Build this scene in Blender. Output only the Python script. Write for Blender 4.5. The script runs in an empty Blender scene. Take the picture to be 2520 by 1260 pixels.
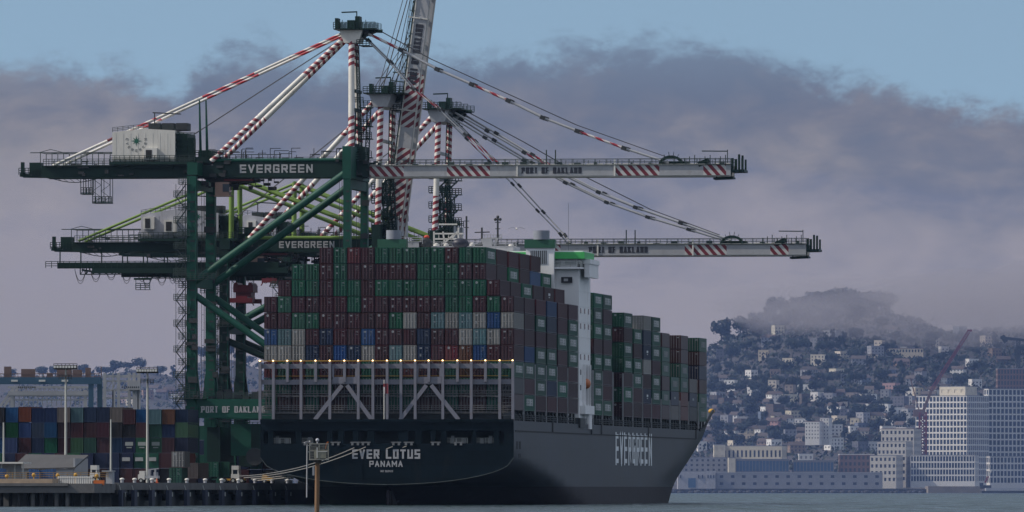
import bpy, math, random
from mathutils import Vector, Matrix
R = math.radians
rnd = random.Random(7)
sc = bpy.context.scene
COL = sc.collection

# ---------------------------------------------------------------- camera
F = 24097.5            # focal length in pixels of a 2520 px wide picture
HZ = 1203.0            # height of the horizon in that picture
CY, CH = -1750.0, 2.9  # camera stands on the far shore, eye height over the water
cam = bpy.data.cameras.new('camera')
co = bpy.data.objects.new('camera', cam); COL.objects.link(co)
co.location = (0, CY, CH); co.rotation_euler = (R(90), 0, 0)
cam.sensor_width = 36; cam.lens = 36 * F / 2520
cam.shift_y = (HZ - 630) / 2520
cam.clip_start = 5; cam.clip_end = 40000
sc.camera = co

# ---------------------------------------------------------------- sun and sky
SUN = Vector((-0.76, -0.08, 0.64)).normalized()
sl = bpy.data.lights.new('sun', 'SUN'); sl.energy = 3.8; sl.angle = R(0.5); sl.color = (1.0, 0.92, 0.82)
so = bpy.data.objects.new('sun', sl); COL.objects.link(so)
so.rotation_euler = SUN.to_track_quat('Z', 'Y').to_euler(); so.location = (-300, -300, 400)

wd = bpy.data.worlds.new('World'); sc.world = wd; wd.use_nodes = True
nt = wd.node_tree; nt.nodes.clear()
def N(tree, kind, **kw):
    n = tree.nodes.new(kind)
    for k, v in kw.items(): setattr(n, k, v)
    return n
def math_(tree, op, a, b=None, c=None, clamp=False):
    n = N(tree, 'ShaderNodeMath', operation=op); n.use_clamp = clamp
    for i, v in enumerate((a, b, c)):
        if v is None: continue
        if isinstance(v, (int, float)): n.inputs[i].default_value = v
        else: tree.links.new(v, n.inputs[i])
    return n.outputs[0]
def mixc(tree, fac, a, b, blend='MIX'):
    n = N(tree, 'ShaderNodeMix', data_type='RGBA', blend_type=blend)
    for i, v in ((0, fac), (6, a), (7, b)):
        if isinstance(v, (int, float)): n.inputs[i].default_value = v
        elif isinstance(v, tuple): n.inputs[i].default_value = v if len(v) == 4 else v + (1,)
        else: tree.links.new(v, n.inputs[i])
    return n.outputs[2]
def ramp(tree, fac, stops, interp='LINEAR'):
    n = N(tree, 'ShaderNodeValToRGB'); n.color_ramp.interpolation = interp
    e = n.color_ramp.elements
    while len(e) < len(stops): e.new(1.0)
    for k, (p, c) in enumerate(stops):
        e[k].position = p; e[k].color = c if len(c) == 4 else tuple(c) + (1,)
    tree.links.new(fac, n.inputs[0]); return n.outputs[0]
SKY = 0.10
tc = N(nt, 'ShaderNodeTexCoord'); sp = N(nt, 'ShaderNodeSeparateXYZ'); nt.links.new(tc.outputs['Generated'], sp.inputs[0])
sky = N(nt, 'ShaderNodeTexSky', sky_type='NISHITA')
sky.sun_disc = False; sky.sun_elevation = math.asin(SUN.z); sky.sun_rotation = math.atan2(SUN.x, SUN.y)
sky.air_density = 1.0; sky.dust_density = 0.4; sky.ozone_density = 3.0
lift = N(nt, 'ShaderNodeVectorMath', operation='MULTIPLY_ADD'); lift.inputs[1].default_value = (1, 1, 1.0); lift.inputs[2].default_value = (0, 0, 0.20)
nt.links.new(tc.outputs['Generated'], lift.inputs[0]); nt.links.new(lift.outputs[0], sky.inputs[0])
skyc = mixc(nt, 1.0, sky.outputs[0], (1.52, 1.40, 1.18), 'MULTIPLY')
# the bank of cloud: its top edge wanders with the bearing, broken up by noise
a_ = math_(nt, 'DIVIDE', sp.outputs[0], math_(nt, 'MAXIMUM', math_(nt, 'ABSOLUTE', sp.outputs[1]), 0.02))
fx = math_(nt, 'MULTIPLY_ADD', a_, F / 2520.0, 0.5, clamp=True)
elev = math_(nt, 'MULTIPLY', sp.outputs[2], F / 1000.0)           # 1.203 at the top of the view
ed = [(0, 150), (130, 165), (300, 172), (420, 235), (500, 170), (570, 105), (670, 110), (760, 165), (900, 150), (1110, 135), (1330, 130), (1500, 104),
      (1700, 100), (1880, 128), (2040, 190), (2200, 205), (2330, 262), (2520, 268)]
edge = ramp(nt, fx, [(x / 2520.0, ((HZ - y) / 1300.0,) * 3) for x, y in ed])
cv = N(nt, 'ShaderNodeCombineXYZ'); nt.links.new(math_(nt, 'MULTIPLY', a_, F / 1000), cv.inputs[0]); nt.links.new(elev, cv.inputs[1])
def noise(tree, vec, scale, detail=6, rough=0.55, dist=0.0, stretch=None):
    n = N(tree, 'ShaderNodeTexNoise'); n.inputs['Scale'].default_value = scale
    n.inputs['Detail'].default_value = detail; n.inputs['Roughness'].default_value = rough; n.inputs['Distortion'].default_value = dist
    if stretch:
        m = N(tree, 'ShaderNodeMapping'); m.inputs['Scale'].default_value = stretch
        tree.links.new(vec, m.inputs[0]); vec = m.outputs[0]
    if vec is not None: tree.links.new(vec, n.inputs['Vector'])
    return n.outputs[0]
n1 = noise(nt, cv.outputs[0], 7.0, 8, 0.62, 0.3, (1, 1.5, 1))
n2 = noise(nt, cv.outputs[0], 26.0, 5, 0.6, 0.2, (1, 1.6, 1))
wob = math_(nt, 'ADD', math_(nt, 'MULTIPLY_ADD', n1, 0.22, -0.11), math_(nt, 'MULTIPLY_ADD', n2, 0.09, -0.045))
dep = math_(nt, 'SUBTRACT', math_(nt, 'ADD', math_(nt, 'MULTIPLY', edge, 1.3), wob), elev)
mask = N(nt, 'ShaderNodeMapRange', interpolation_type='SMOOTHERSTEP'); mask.inputs[1].default_value = -0.05; mask.inputs[2].default_value = 0.075
nt.links.new(dep, mask.inputs[0])
n3 = noise(nt, cv.outputs[0], 2.2, 5, 0.55, 0.4, (1, 2.2, 1))
n4 = noise(nt, cv.outputs[0], 5.5, 7, 0.6, 0.4, (1, 2.0, 1))
k3 = math_(nt, 'ADD', math_(nt, 'MULTIPLY_ADD', n3, 0.62, -0.31), math_(nt, 'MULTIPLY_ADD', n4, 0.42, -0.21))
lf = math_(nt, 'MAXIMUM', math_(nt, 'MULTIPLY_ADD', fx, -0.36, 0.13), 0.0)    # thinner and paler towards the left
hh = math_(nt, 'SUBTRACT', math_(nt, 'SUBTRACT', math_(nt, 'MULTIPLY', elev, 0.83), k3), lf, clamp=True)
cloud = ramp(nt, hh, [(0.0, (3.0, 2.66, 2.72)), (0.40, (3.0, 2.7, 2.85)), (0.60, (2.25, 2.15, 2.45)), (0.74, (1.5, 1.6, 2.15)), (0.86, (1.15, 1.38, 2.05)), (1.0, (1.2, 1.45, 2.15))])
CLOUD = 1.12
cloud = mixc(nt, 1.0, cloud, (CLOUD,) * 3, 'MULTIPLY')
# high over the view the sky is open again
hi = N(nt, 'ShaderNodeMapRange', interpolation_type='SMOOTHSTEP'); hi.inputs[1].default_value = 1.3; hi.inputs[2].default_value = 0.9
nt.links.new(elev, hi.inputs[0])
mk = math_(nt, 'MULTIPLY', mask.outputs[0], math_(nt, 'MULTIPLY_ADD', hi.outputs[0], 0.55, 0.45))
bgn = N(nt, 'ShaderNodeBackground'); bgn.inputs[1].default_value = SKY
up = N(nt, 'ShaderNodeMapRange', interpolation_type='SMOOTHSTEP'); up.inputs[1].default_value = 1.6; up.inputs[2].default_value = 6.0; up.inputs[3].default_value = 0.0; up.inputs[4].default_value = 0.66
nt.links.new(elev, up.inputs[0])       # added fill: sky overhead, out of the picture, mixed brighter for shaded walls
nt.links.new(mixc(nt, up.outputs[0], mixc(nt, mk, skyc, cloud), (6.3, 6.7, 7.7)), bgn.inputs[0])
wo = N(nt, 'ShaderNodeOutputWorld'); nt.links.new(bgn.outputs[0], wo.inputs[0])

sc.view_settings.view_transform = 'Standard'; sc.view_settings.look = 'None'
sc.view_settings.exposure = 0.0; sc.view_settings.gamma = 1.0; sc.view_settings.use_curve_mapping = False
HAZE, HAZEC = 0.9e-5, (0.42, 0.62, 1.0)
FOG, FOGC = 0.0030, (0.50, 0.46, 0.47)
sc.cycles.volume_bounces = 1; sc.cycles.max_bounces = 6; sc.cycles.diffuse_bounces = 2; sc.cycles.glossy_bounces = 2
sc.cycles.use_denoising = True; sc.cycles.use_adaptive_sampling = True

# ---------------------------------------------------------------- frames
TH = R(7.5); SN, CS = math.sin(TH), math.cos(TH)
X0 = -22.37                      # middle of the ship's stern at y = 0
def W(r, t, z=0.0):              # across / along the berth -> world
    return Vector((X0 + r * CS + t * SN, -r * SN + t * CS, z))
def Q(px, py, t):                # the point of the plane "t along the berth" seen at px, py
    k = (px - 1260) / F
    r = (k * (-CY + t * CS) - X0 - t * SN) / (CS + k * SN)
    Y = -CY - r * SN + t * CS
    return r, CH - (py - HZ) / F * Y
def TT(px, r):                   # how far along the berth the line "r across" is seen at px
    k = (px - 1260) / F
    return (X0 + r * CS - k * (-CY - r * SN)) / (k * CS - SN)
def B(px, py, D):                # a point of the background at distance D from the camera
    return (px - 1260) / F * D, CH - (py - HZ) / F * D

# ---------------------------------------------------------------- materials
MATS = {}
def mat(name, col, rough=0.6, metal=0.0, var=0.18, scale=0.6, rnd_v=0.0, bump=0.0, streak=None, emit=0.0, spec=0.5, stripe=None, grime=None, plates=None):
    if name in MATS: return MATS[name]
    m = bpy.data.materials.new(name); MATS[name] = m; m.use_nodes = True
    t = m.node_tree; b = t.nodes['Principled BSDF']
    b.inputs['Roughness'].default_value = rough; b.inputs['Metallic'].default_value = metal
    b.inputs['Specular IOR Level'].default_value = spec
    c4 = tuple(col) + (1,)
    tcn = N(t, 'ShaderNodeTexCoord')
    base = N(t, 'ShaderNodeRGB'); base.outputs[0].default_value = c4
    cur = base.outputs[0]
    if stripe:                   # diagonal warning stripes from the metre UVs
        c2, period, slant, phase, duty = stripe
        uv = N(t, 'ShaderNodeUVMap'); uv.uv_map = 'UVMap'
        s = N(t, 'ShaderNodeSeparateXYZ'); t.links.new(uv.outputs[0], s.inputs[0])
        q = math_(t, 'ADD', math_(t, 'MULTIPLY', s.outputs[1], 1.0 / period), math_(t, 'MULTIPLY', s.outputs[0], slant))
        q = math_(t, 'FRACT', math_(t, 'ADD', q, 100.0 + phase))
        cur = mixc(t, math_(t, 'GREATER_THAN', q, duty), cur, tuple(c2))
    if var:
        nn = noise(t, tcn.outputs['Object'], scale, 5, 0.6, 0.0, streak)
        cur = mixc(t, 1.0, cur, ramp(t, nn, [(0.25, (1 - var,) * 3), (0.75, (1 + var * 0.6,) * 3)]), 'MULTIPLY')
    if plates:                   # hull plating: strakes of slightly differing tone with seams
        sx = N(t, 'ShaderNodeSeparateXYZ'); t.links.new(tcn.outputs['Object'], sx.inputs[0]); cb = N(t, 'ShaderNodeCombineXYZ')
        t.links.new(math_(t, 'ADD', sx.outputs[0], sx.outputs[1]), cb.inputs[0]); t.links.new(sx.outputs[2], cb.inputs[1])
        bk = N(t, 'ShaderNodeTexBrick'); t.links.new(cb.outputs[0], bk.inputs['Vector'])
        bk.inputs['Scale'].default_value = 1.0; bk.inputs['Brick Width'].default_value = plates[0]; bk.inputs['Row Height'].default_value = plates[1]; bk.inputs['Mortar Size'].default_value = .07
        bk.inputs['Color1'].default_value = (.82, .82, .82, 1); bk.inputs['Color2'].default_value = (1.2, 1.2, 1.2, 1); bk.inputs['Mortar'].default_value = (.7, .68, .66, 1)
        cur = mixc(t, 1.0, cur, bk.outputs['Color'], 'MULTIPLY')
    if grime:                    # rust and dirt patches with edges of their own
        gc, amt, gs = grime
        gn = noise(t, tcn.outputs['Object'], gs, 6, 0.7, 0.3, streak)
        cur = mixc(t, ramp(t, gn, [(0.62 - amt * 0.2, (0, 0, 0)), (0.74, (0.8, 0.8, 0.8))]), cur, tuple(gc))
    if rnd_v:
        oi = N(t, 'ShaderNodeObjectInfo')
        hs = N(t, 'ShaderNodeHueSaturation'); t.links.new(cur, hs.inputs['Color'])
        t.links.new(math_(t, 'MULTIPLY_ADD', oi.outputs['Random'], 2 * rnd_v, 1 - rnd_v), hs.inputs['Value'])
        fr = math_(t, 'FRACT', math_(t, 'MULTIPLY', oi.outputs['Random'], 17.31))
        t.links.new(math_(t, 'MULTIPLY_ADD', fr, 0.5, 0.7), hs.inputs['Saturation'])
        t.links.new(math_(t, 'MULTIPLY_ADD', math_(t, 'FRACT', math_(t, 'MULTIPLY', oi.outputs['Random'], 41.7)), 0.03, 0.485), hs.inputs['Hue'])
        cur = hs.outputs[0]
    t.links.new(cur, b.inputs['Base Color'])
    if bump:
        bn = N(t, 'ShaderNodeBump'); bn.inputs['Strength'].default_value = bump; bn.inputs['Distance'].default_value = 0.3
        t.links.new(noise(t, tcn.outputs['Object'], scale * 3, 5), bn.inputs['Height']); t.links.new(bn.outputs[0], b.inputs['Normal'])
    if emit:
        b.inputs['Emission Color'].default_value = c4; b.inputs['Emission Strength'].default_value = emit
    return m
RUST = (0.10, 0.045, 0.025)
def green_(n, c): return mat(n, c, 0.55, 0, 0.3, 0.25, spec=0.28, grime=(tuple(v * .45 + .004 for v in c), 0.45, 0.35))
M_GRN = green_('crane green paint', (0.004, 0.062, 0.040))
M_GRN2 = green_('pale green paint', (0.15, 0.24, 0.05))
M_DGR = green_('dark green steel', (0.003, 0.022, 0.016))
M_RAIL = mat('railing steel', (0.03, 0.05, 0.045), 0.6, 0.2, 0.2)
M_PRAIL = mat('pale railing steel', (0.42, 0.43, 0.40), 0.6, 0.1, 0.2)
M_WHT = mat('white paint', (0.62, 0.60, 0.55), 0.5, 0, 0.18, 0.4, grime=((0.30, 0.27, 0.23), 0.3, 0.5))
M_HOUSE = mat('machinery house cladding', (0.60, 0.58, 0.53), 0.55, 0, 0.14, 0.5, streak=(1.5, 1.5, 0.15), grime=((0.33, 0.31, 0.27), 0.4, 0.45))
M_GREYP = mat('pale grey paint', (0.34, 0.345, 0.36), 0.5, 0, 0.2, 0.4, grime=((0.22, 0.21, 0.2), 0.3, 0.4))
M_RED = mat('red paint', (0.13, 0.008, 0.017), 0.5, 0, 0.2)
M_SPIR = mat('red and white spiral paint', (0.64, 0.61, 0.57), 0.5, 0, 0.12, stripe=((0.20, 0.010, 0.022), 1.35, 1.0, 0.0, 0.5))
M_SPIR2 = mat('red and white spiral paint, mirrored', (0.64, 0.61, 0.57), 0.5, 0, 0.12, stripe=((0.20, 0.010, 0.022), 1.35, -1.0, 0.3, 0.5))
M_DIAG = mat('red and white diagonal stripes', (0.50, 0.50, 0.48), 0.5, 0, 0.15, stripe=((0.15, 0.012, 0.025), 1.9, 0.42, 0.0, 0.5))
M_DIAGB = mat('red and white hatched boom', (0.50, 0.50, 0.48), 0.5, 0, 0.15, stripe=((0.15, 0.010, 0.022), 1.7, 0.52, 0.0, 0.47))
M_BLK = mat('black rubber', (0.012, 0.012, 0.014), 0.8, 0, 0.2)
M_DARK = mat('dark steel', (0.025, 0.028, 0.03), 0.6, 0.1, 0.25)
M_INK = mat('navy lettering', (0.02, 0.022, 0.035), 0.6, 0, 0.1)
M_LET = mat('white lettering', (0.36, 0.36, 0.37), 0.6, 0, 0.2, 1.5)
M_ORG = mat('orange paint', (0.45, 0.12, 0.02), 0.6, 0, 0.2)
M_YEL = mat('yellow paint', (0.50, 0.27, 0.03), 0.6, 0, 0.2)
M_GLS = mat('dark glass', (0.02, 0.03, 0.045), 0.15, 0, 0.0)
M_PGLS = mat('pale window glass', (0.45, 0.47, 0.47), 0.3, 0, 0.1)
M_ROPE = mat('pale mooring rope', (0.34, 0.32, 0.29), 0.9, 0, 0.25, 4)
M_WIRE = mat('steel wire', (0.05, 0.05, 0.055), 0.6, 0.2, 0.2)
M_LAMP = mat('lit lamp', (1.0, 0.66, 0.30), 0.4, 0, 0, emit=4.5)
M_LAMPC = mat('floodlight head', (0.55, 0.56, 0.55), 0.4, 0, 0.1)

# ---------------------------------------------------------------- mesh building
OFF = {}
class MB:
    def __init__(s): s.v = []; s.f = []; s.m = []; s.uv = []; s.sm = []
    def add(s, pts, faces, m=0, uvs=None, smooth=False):
        n = len(s.v); s.v += [tuple(p) for p in pts]
        for i, f in enumerate(faces):
            s.f.append([n + k for k in f]); s.m.append(m); s.sm.append(smooth)
            s.uv.append(uvs[i] if uvs else [(0, 0)] * len(f))
    def quad(s, pts, m=0, uv=None): s.add(pts, [list(range(len(pts)))], m, [uv] if uv else None)
    def bx(s, x0, x1, y0, y1, z0, z1, m=0):
        p = [(x0, y0, z0), (x1, y0, z0), (x1, y1, z0), (x0, y1, z0), (x0, y0, z1), (x1, y0, z1), (x1, y1, z1), (x0, y1, z1)]
        a, b, c = abs(x1 - x0), abs(y1 - y0), abs(z1 - z0)
        uvx = [(0, 0), (0, a), (c, a), (c, 0)]; uvy = [(0, 0), (0, b), (c, b), (c, 0)]
        s.add(p, [(0, 1, 5, 4), (1, 2, 6, 5), (2, 3, 7, 6), (3, 0, 4, 7), (4, 5, 6, 7), (3, 2, 1, 0)], m,
              [uvx, uvy, uvx, uvy, [(0, 0), (0, a), (b, a), (b, 0)], [(0, 0), (0, a), (b, a), (b, 0)]])
    def beam(s, p0, p1, w, h, m=0, up=(0, 0, 1), w2=None, h2=None):
        p0, p1 = Vector(p0), Vector(p1); d = (p1 - p0); L = d.length; d = d / L
        u = Vector(up)
        if abs(d.dot(u)) > 0.98: u = Vector((0, 1, 0)) if abs(d.y) < 0.9 else Vector((1, 0, 0))
        a = d.cross(u).normalized(); b = a.cross(d)
        w2 = w if w2 is None else w2; h2 = h if h2 is None else h2
        P = [p0 - a * w / 2 - b * h / 2, p0 + a * w / 2 - b * h / 2, p0 + a * w / 2 + b * h / 2, p0 - a * w / 2 + b * h / 2,
             p1 - a * w2 / 2 - b * h2 / 2, p1 + a * w2 / 2 - b * h2 / 2, p1 + a * w2 / 2 + b * h2 / 2, p1 - a * w2 / 2 + b * h2 / 2]
        uw = [(0, 0), (w, 0), (w, L), (0, L)]; uh = [(0, 0), (h, 0), (h, L), (0, L)]; ue = [(0, 0), (w, 0), (w, h), (0, h)]
        s.add(P, [(0, 1, 5, 4), (1, 2, 6, 5), (2, 3, 7, 6), (3, 0, 4, 7), (3, 2, 1, 0), (4, 5, 6, 7)], m, [uw, uh, uw, [(h, 0), (0, 0), (0, L), (h, L)], ue, ue])
    def tube(s, p0, p1, r, n=8, m=0, r2=None, v0=0.0, cap=True):
        p0, p1 = Vector(p0), Vector(p1); d = p1 - p0; L = d.length; d = d / L
        u = Vector((0, 0, 1)) if abs(d.z) < 0.95 else Vector((0, 1, 0))
        a = d.cross(u).normalized(); b = a.cross(d); r2 = r if r2 is None else r2
        P = []
        for q, rr in ((p0, r), (p1, r2)):
            for i in range(n):
                g = 2 * math.pi * i / n; P.append(q + a * math.cos(g) * rr + b * math.sin(g) * rr)
        fs = [(i, (i + 1) % n, n + (i + 1) % n, n + i) for i in range(n)]
        uv = [[(i / n, v0), ((i + 1) / n, v0), ((i + 1) / n, v0 + L), (i / n, v0 + L)] for i in range(n)]
        s.add(P, fs, m, uv, True)
        if cap:
            s.add(P[:n], [list(range(n))[::-1]], m); s.add(P[n:], [list(range(n))], m)
        return v0 + L
    def path(s, pts, r, n=6, m=0):
        v = 0
        for a, b in zip(pts, pts[1:]): v = s.tube(a, b, r, n, m, v0=v)
    def ball(s, c, r, m=0, nu=10, nv=6, sc_=(1, 1, 1)):
        c = Vector(c); P = []; 
        for j in range(nv + 1):
            ph = math.pi * j / nv
            for i in range(nu):
                g = 2 * math.pi * i / nu
                P.append(c + Vector((math.sin(ph) * math.cos(g) * sc_[0], math.sin(ph) * math.sin(g) * sc_[1], -math.cos(ph) * sc_[2])) * r)
        s.add(P, [(j * nu + i, j * nu + (i + 1) % nu, (j + 1) * nu + (i + 1) % nu, (j + 1) * nu + i) for j in range(nv) for i in range(nu)], m, None, True)
    def rail(s, p0, p1, h=1.1, step=1.8, r=0.045, m=0, rows=3):
        p0, p1 = Vector(p0), Vector(p1); L = (p1 - p0).length; k = max(1, int(round(L / step)))
        for i in range(k + 1):
            q = p0.lerp(p1, i / k); s.beam(q, q + Vector((0, 0, h)), r * 2, r * 2, m)
        for j in range(rows):
            z = Vector((0, 0, h * (j + 1) / rows)); s.beam(p0 + z, p1 + z, r * 2, r * 2, m)
    def truss(s, p0, p1, w, h, step, r=0.12, m=0):
        p0, p1 = Vector(p0), Vector(p1); d = (p1 - p0); L = d.length; d /= L
        u = Vector((0, 0, 1)) if abs(d.z) < 0.9 else Vector((0, 1, 0))
        a = d.cross(u).normalized() * w / 2; b = a.normalized().cross(d) * h / 2
        cs = [a + b, a - b, -a - b, -a + b]
        for c in cs: s.beam(p0 + c, p1 + c, r * 1.5, r * 1.5, m)
        k = max(1, int(round(L / step)))
        for i in range(k):
            q0 = p0 + d * L * i / k; q1 = p0 + d * L * (i + 1) / k
            for j in range(4):
                e = cs[j]; g = cs[(j + 1) % 4]
                if i % 2: e, g = g, e
                s.beam(q0 + e, q1 + g, r, r, m); s.beam(q0 + e, q0 + g, r, r, m)
    def mesh(s, name, mats, off=(0, 0, 0)):
        me = bpy.data.meshes.new(name)
        ox, oy, oz = off
        me.from_pydata([(a - ox, b - oy, c - oz) for a, b, c in s.v], [], s.f)
        for m in (mats if isinstance(mats, (list, tuple)) else [mats]): me.materials.append(m)
        me.polygons.foreach_set('material_index', s.m)
        me.polygons.foreach_set('use_smooth', s.sm)
        uv = me.uv_layers.new(name='UVMap')
        uv.data.foreach_set('uv', [c for f in s.uv for p in f for c in p])
        me.update(); return me
    def build(s, name, mats, parent=None, off=None):
        off = off or (OFF.get(parent.name, (0, 0, 0)) if parent else (0, 0, 0))
        o = bpy.data.objects.new(name, s.mesh(name, mats, off)); COL.objects.link(o)
        if parent: o.parent = parent
        OFF[o.name] = off
        return o
def tag(o, label=None, cat=None, group=None, kind=None):
    if label: o['label'] = label
    if cat: o['category'] = cat
    if group: o['group'] = group
    if kind: o['kind'] = kind
    return o
def thing(name, label, cat, r, t, z, group=None):      # an Empty standing on the berth's axes; parts are modelled in (r, t, z)
    o = bpy.data.objects.new(name, None); COL.objects.link(o)
    o.location = W(r, t, z); o.rotation_euler = (0, 0, -TH); o.empty_display_size = 1
    OFF[o.name] = (r, t, z)
    return tag(o, label, cat, group)
def wthing(name, label, cat, x, y, z, group=None, rz=0.0):   # the same in world axes (local coordinates when rz is used)
    o = bpy.data.objects.new(name, None); COL.objects.link(o); o.location = (x, y, z); o.rotation_euler = (0, 0, rz)
    OFF[o.name] = (0, 0, 0)
    return tag(o, label, cat, group)
def solo(mb, name, mats, label, cat, r, t, z, group=None):   # one-mesh thing on the berth
    o = mb.build(name, mats, None, (r, t, z)); o.location = W(r, t, z); o.rotation_euler = (0, 0, -TH)
    return tag(o, label, cat, group)
def wsolo(mb, name, mats, label, cat, loc, group=None, rz=0.0):
    o = mb.build(name, mats, None, (0, 0, 0)); o.location = loc; o.rotation_euler = (0, 0, rz)
    return tag(o, label, cat, group)

# ---------------------------------------------------------------- lettering
GL = {'E': [[(1, 1), (0, 1), (0, 0), (1, 0)], [(0, .5), (.85, .5)]], 'V': [[(0, 1), (.5, 0), (1, 1)]],
      'R': [[(0, 0), (0, 1), (.85, 1), (1, .86), (1, .62), (.85, .48), (0, .48)], [(.5, .48), (1, 0)]],
      'G': [[(1, .85), (.85, 1), (.15, 1), (0, .85), (0, .15), (.15, 0), (1, 0), (1, .48), (.55, .48)]],
      'N': [[(0, 0), (0, 1), (1, 0), (1, 1)]], 'L': [[(0, 1), (0, 0), (1, 0)]],
      'O': [[(.15, 1), (.85, 1), (1, .85), (1, .15), (.85, 0), (.15, 0), (0, .15), (0, .85), (.15, 1)]],
      'T': [[(0, 1), (1, 1)], [(.5, 1), (.5, 0)]], 'U': [[(0, 1), (0, .15), (.15, 0), (.85, 0), (1, .15), (1, 1)]],
      'S': [[(1, 1), (.15, 1), (0, .88), (0, .62), (.15, .5), (.85, .5), (1, .38), (1, .12), (.85, 0), (0, 0)]],
      'P': [[(0, 0), (0, 1), (.85, 1), (1, .86), (1, .6), (.85, .46), (0, .46)]], 'A': [[(0, 0), (.5, 1), (1, 0)], [(.22, .34), (.78, .34)]],
      'M': [[(0, 0), (0, 1), (.5, .35), (1, 1), (1, 0)]], 'I': [[(.5, 0), (.5, 1)]], 'K': [[(0, 0), (0, 1)], [(0, .42), (1, 1)], [(.35, .62), (1, 0)]],
      'F': [[(1, 1), (0, 1), (0, 0)], [(0, .52), (.8, .52)]], 'D': [[(0, 0), (0, 1), (.75, 1), (1, .8), (1, .2), (.75, 0), (0, 0)]],
      '9': [[(0, 0), (1, 0), (1, 1), (0, 1), (0, .5), (1, .5)]], '6': [[(1, 1), (0, 1), (0, 0), (1, 0), (1, .5), (0, .5)]],
      '0': [[(0, 0), (1, 0), (1, 1), (0, 1), (0, 0)]], '4': [[(0, 1), (0, .4), (1, .4)], [(.8, 1), (.8, 0)]], '1': [[(.5, 0), (.5, 1)]]}
SERIF = {'E': [(0, 0), (0, 1)], 'R': [(0, 0), (0, 1), (1, 0)], 'N': [(0, 0), (0, 1), (1, 1)], 'L': [(0, 1)], 'T': [(.5, 0)], 'P': [(0, 0), (0, 1)],
         'A': [(0, 0), (1, 0)], 'K': [(0, 0), (0, 1), (1, 1), (1, 0)], 'F': [(0, 0), (0, 1)], 'D': []}
def text(mb, s, org, xd, zd, h, width, th=0.16, vth=None, serif=False, m=0, gap=0.34, italic=0.0, blockA=False):
    org, xd, zd = Vector(org), Vector(xd).normalized(), Vector(zd).normalized(); nd = xd.cross(zd)
    cw = [0.45 if c in 'I1' else (0.6 if c == ' ' else (1.2 if c == 'M' else 1.0)) for c in s]
    unit = width / (sum(cw) + gap * (len(s) - 1)); x = 0.0; lay = 0
    for c, w in zip(s, cw):
        if c != ' ':
            gl = GL[c]
            if blockA and c == 'A': gl = [[(0, 0), (0, .8), (.2, 1), (.8, 1), (1, .8), (1, 0)], [(0, .42), (1, .42)]]
            bars = []
            for pl in gl:
                for (ax, az), (bx_, bz) in zip(pl, pl[1:]):
                    vert = abs(bz - az) > abs(bx_ - ax) * 0.7
                    bars.append(((ax, az), (bx_, bz), (vth if vth and abs(bz - az) > abs(bx_ - ax) else th) * (1.25 if vert and serif else (0.85 if serif else 1.0))))
            if serif:
                for (ax, az) in SERIF.get(c, []): bars.append(((ax - .22, az + (.03 if az == 0 else -.03)), (ax + .22, az + (.03 if az == 0 else -.03)), th * 0.45))
            for (ax, az), (bx_, bz), tk in bars:
                hw = th * h / 2; hx = (vth or th) * h / 2
                def PT(u, v): 
                    zz = hw + v * (h - 2 * hw)
                    return org + xd * ((x + u * w) * unit + (hx if u == 0 else (-hx if u == 1 else 0)) + italic * zz) + zd * zz
                p, q = PT(ax, az), PT(bx_, bz); d = (q - p)
                if d.length < 1e-6: continue
                d.normalize(); e = nd.cross(d) * tk * h / 2; x_ = d * tk * h / 2 * (0.95 if not serif else 0.4)
                o_ = nd * (0.03 + 0.004 * lay); lay = (lay + 1) % 11
                mb.quad([p - x_ - e + o_, q + x_ - e + o_, q + x_ + e + o_, p - x_ + e + o_], m)
        x += w + gap

# ================================================================ THE SHIP
HB = 22.87
def sil_target(z):
    pts = [(-3, 1641), (0, 1645), (3.15, 1655), (4.85, 1664), (9.9, 1703), (15.4, 1741), (19.2, 1755), (25, 1770)]
    for (a, p), (b, q) in zip(pts, pts[1:]):
        if z <= b: return p + (q - p) * (z - a) / (b - a)
    return pts[-1][1]
def te_(z): return 338 + max(z, -3) * 1.0
def pxof(r, t):
    v = W(r, t); return 1260 + F * v.x / (v.y - CY)
TFC = {}
def tf_(z):
    k = round(z, 2)
    if k not in TFC:
        lo, hi = 120.0, te_(z) - 8
        for _ in range(30):
            mid = (lo + hi) / 2; te = te_(z)
            mx = max(pxof(HB * math.sqrt(max(0, 1 - (i / 24) ** 2)), mid + (te - mid) * i / 24) for i in range(25))
            if mx > sil_target(z): hi = mid
            else: lo = mid
        TFC[k] = lo
    return TFC[k]
def hullb(t, z):
    if z >= 8.5: b = HB
    else:
        bt = HB * math.sqrt(max(0.0, 1 - ((8.5 - z) / 4.8) ** 2)) if z > 3.7 else 0.0
        t0 = 0.0 if z > 3.7 else (3.7 - z) / 3.7 * 9
        t1 = 14 + 82 * ((8.5 - z) / 8.5) ** 0.9
        a = min(1, max(0, (t - t0) / (t1 - t0)))
        b = bt + (HB - bt) * math.sin(a * math.pi / 2) ** 0.9
    tf, te = tf_(z), te_(z)
    if t > tf: b *= math.sqrt(max(0, 1 - min(1, (t - tf) / (te - tf)) ** 2))
    return b
def ztop(t):
    a = min(1, max(0, (t - 300) / 26)); return 15.1 + 4.3 * a * a * (3 - 2 * a)
ship = thing('container_ship', 'huge dark green container ship seen from its stern, stacked high with containers', 'ship', 0, 0, 0)
M_HULL = mat('green hull paint', (0.011, 0.016, 0.026), 0.45, 0, 0.22, 0.12, streak=(.5, .5, 0.04), spec=0.24, plates=(11.0, 2.6), grime=((0.022, 0.019, 0.018), 0.45, 0.5))
M_BOOT = mat('worn red boot topping', (0.013, 0.005, 0.009), 0.6, 0, 0.3, 0.3, spec=.2, grime=((0.030, 0.024, 0.027), 0.5, 0.5))
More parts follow.
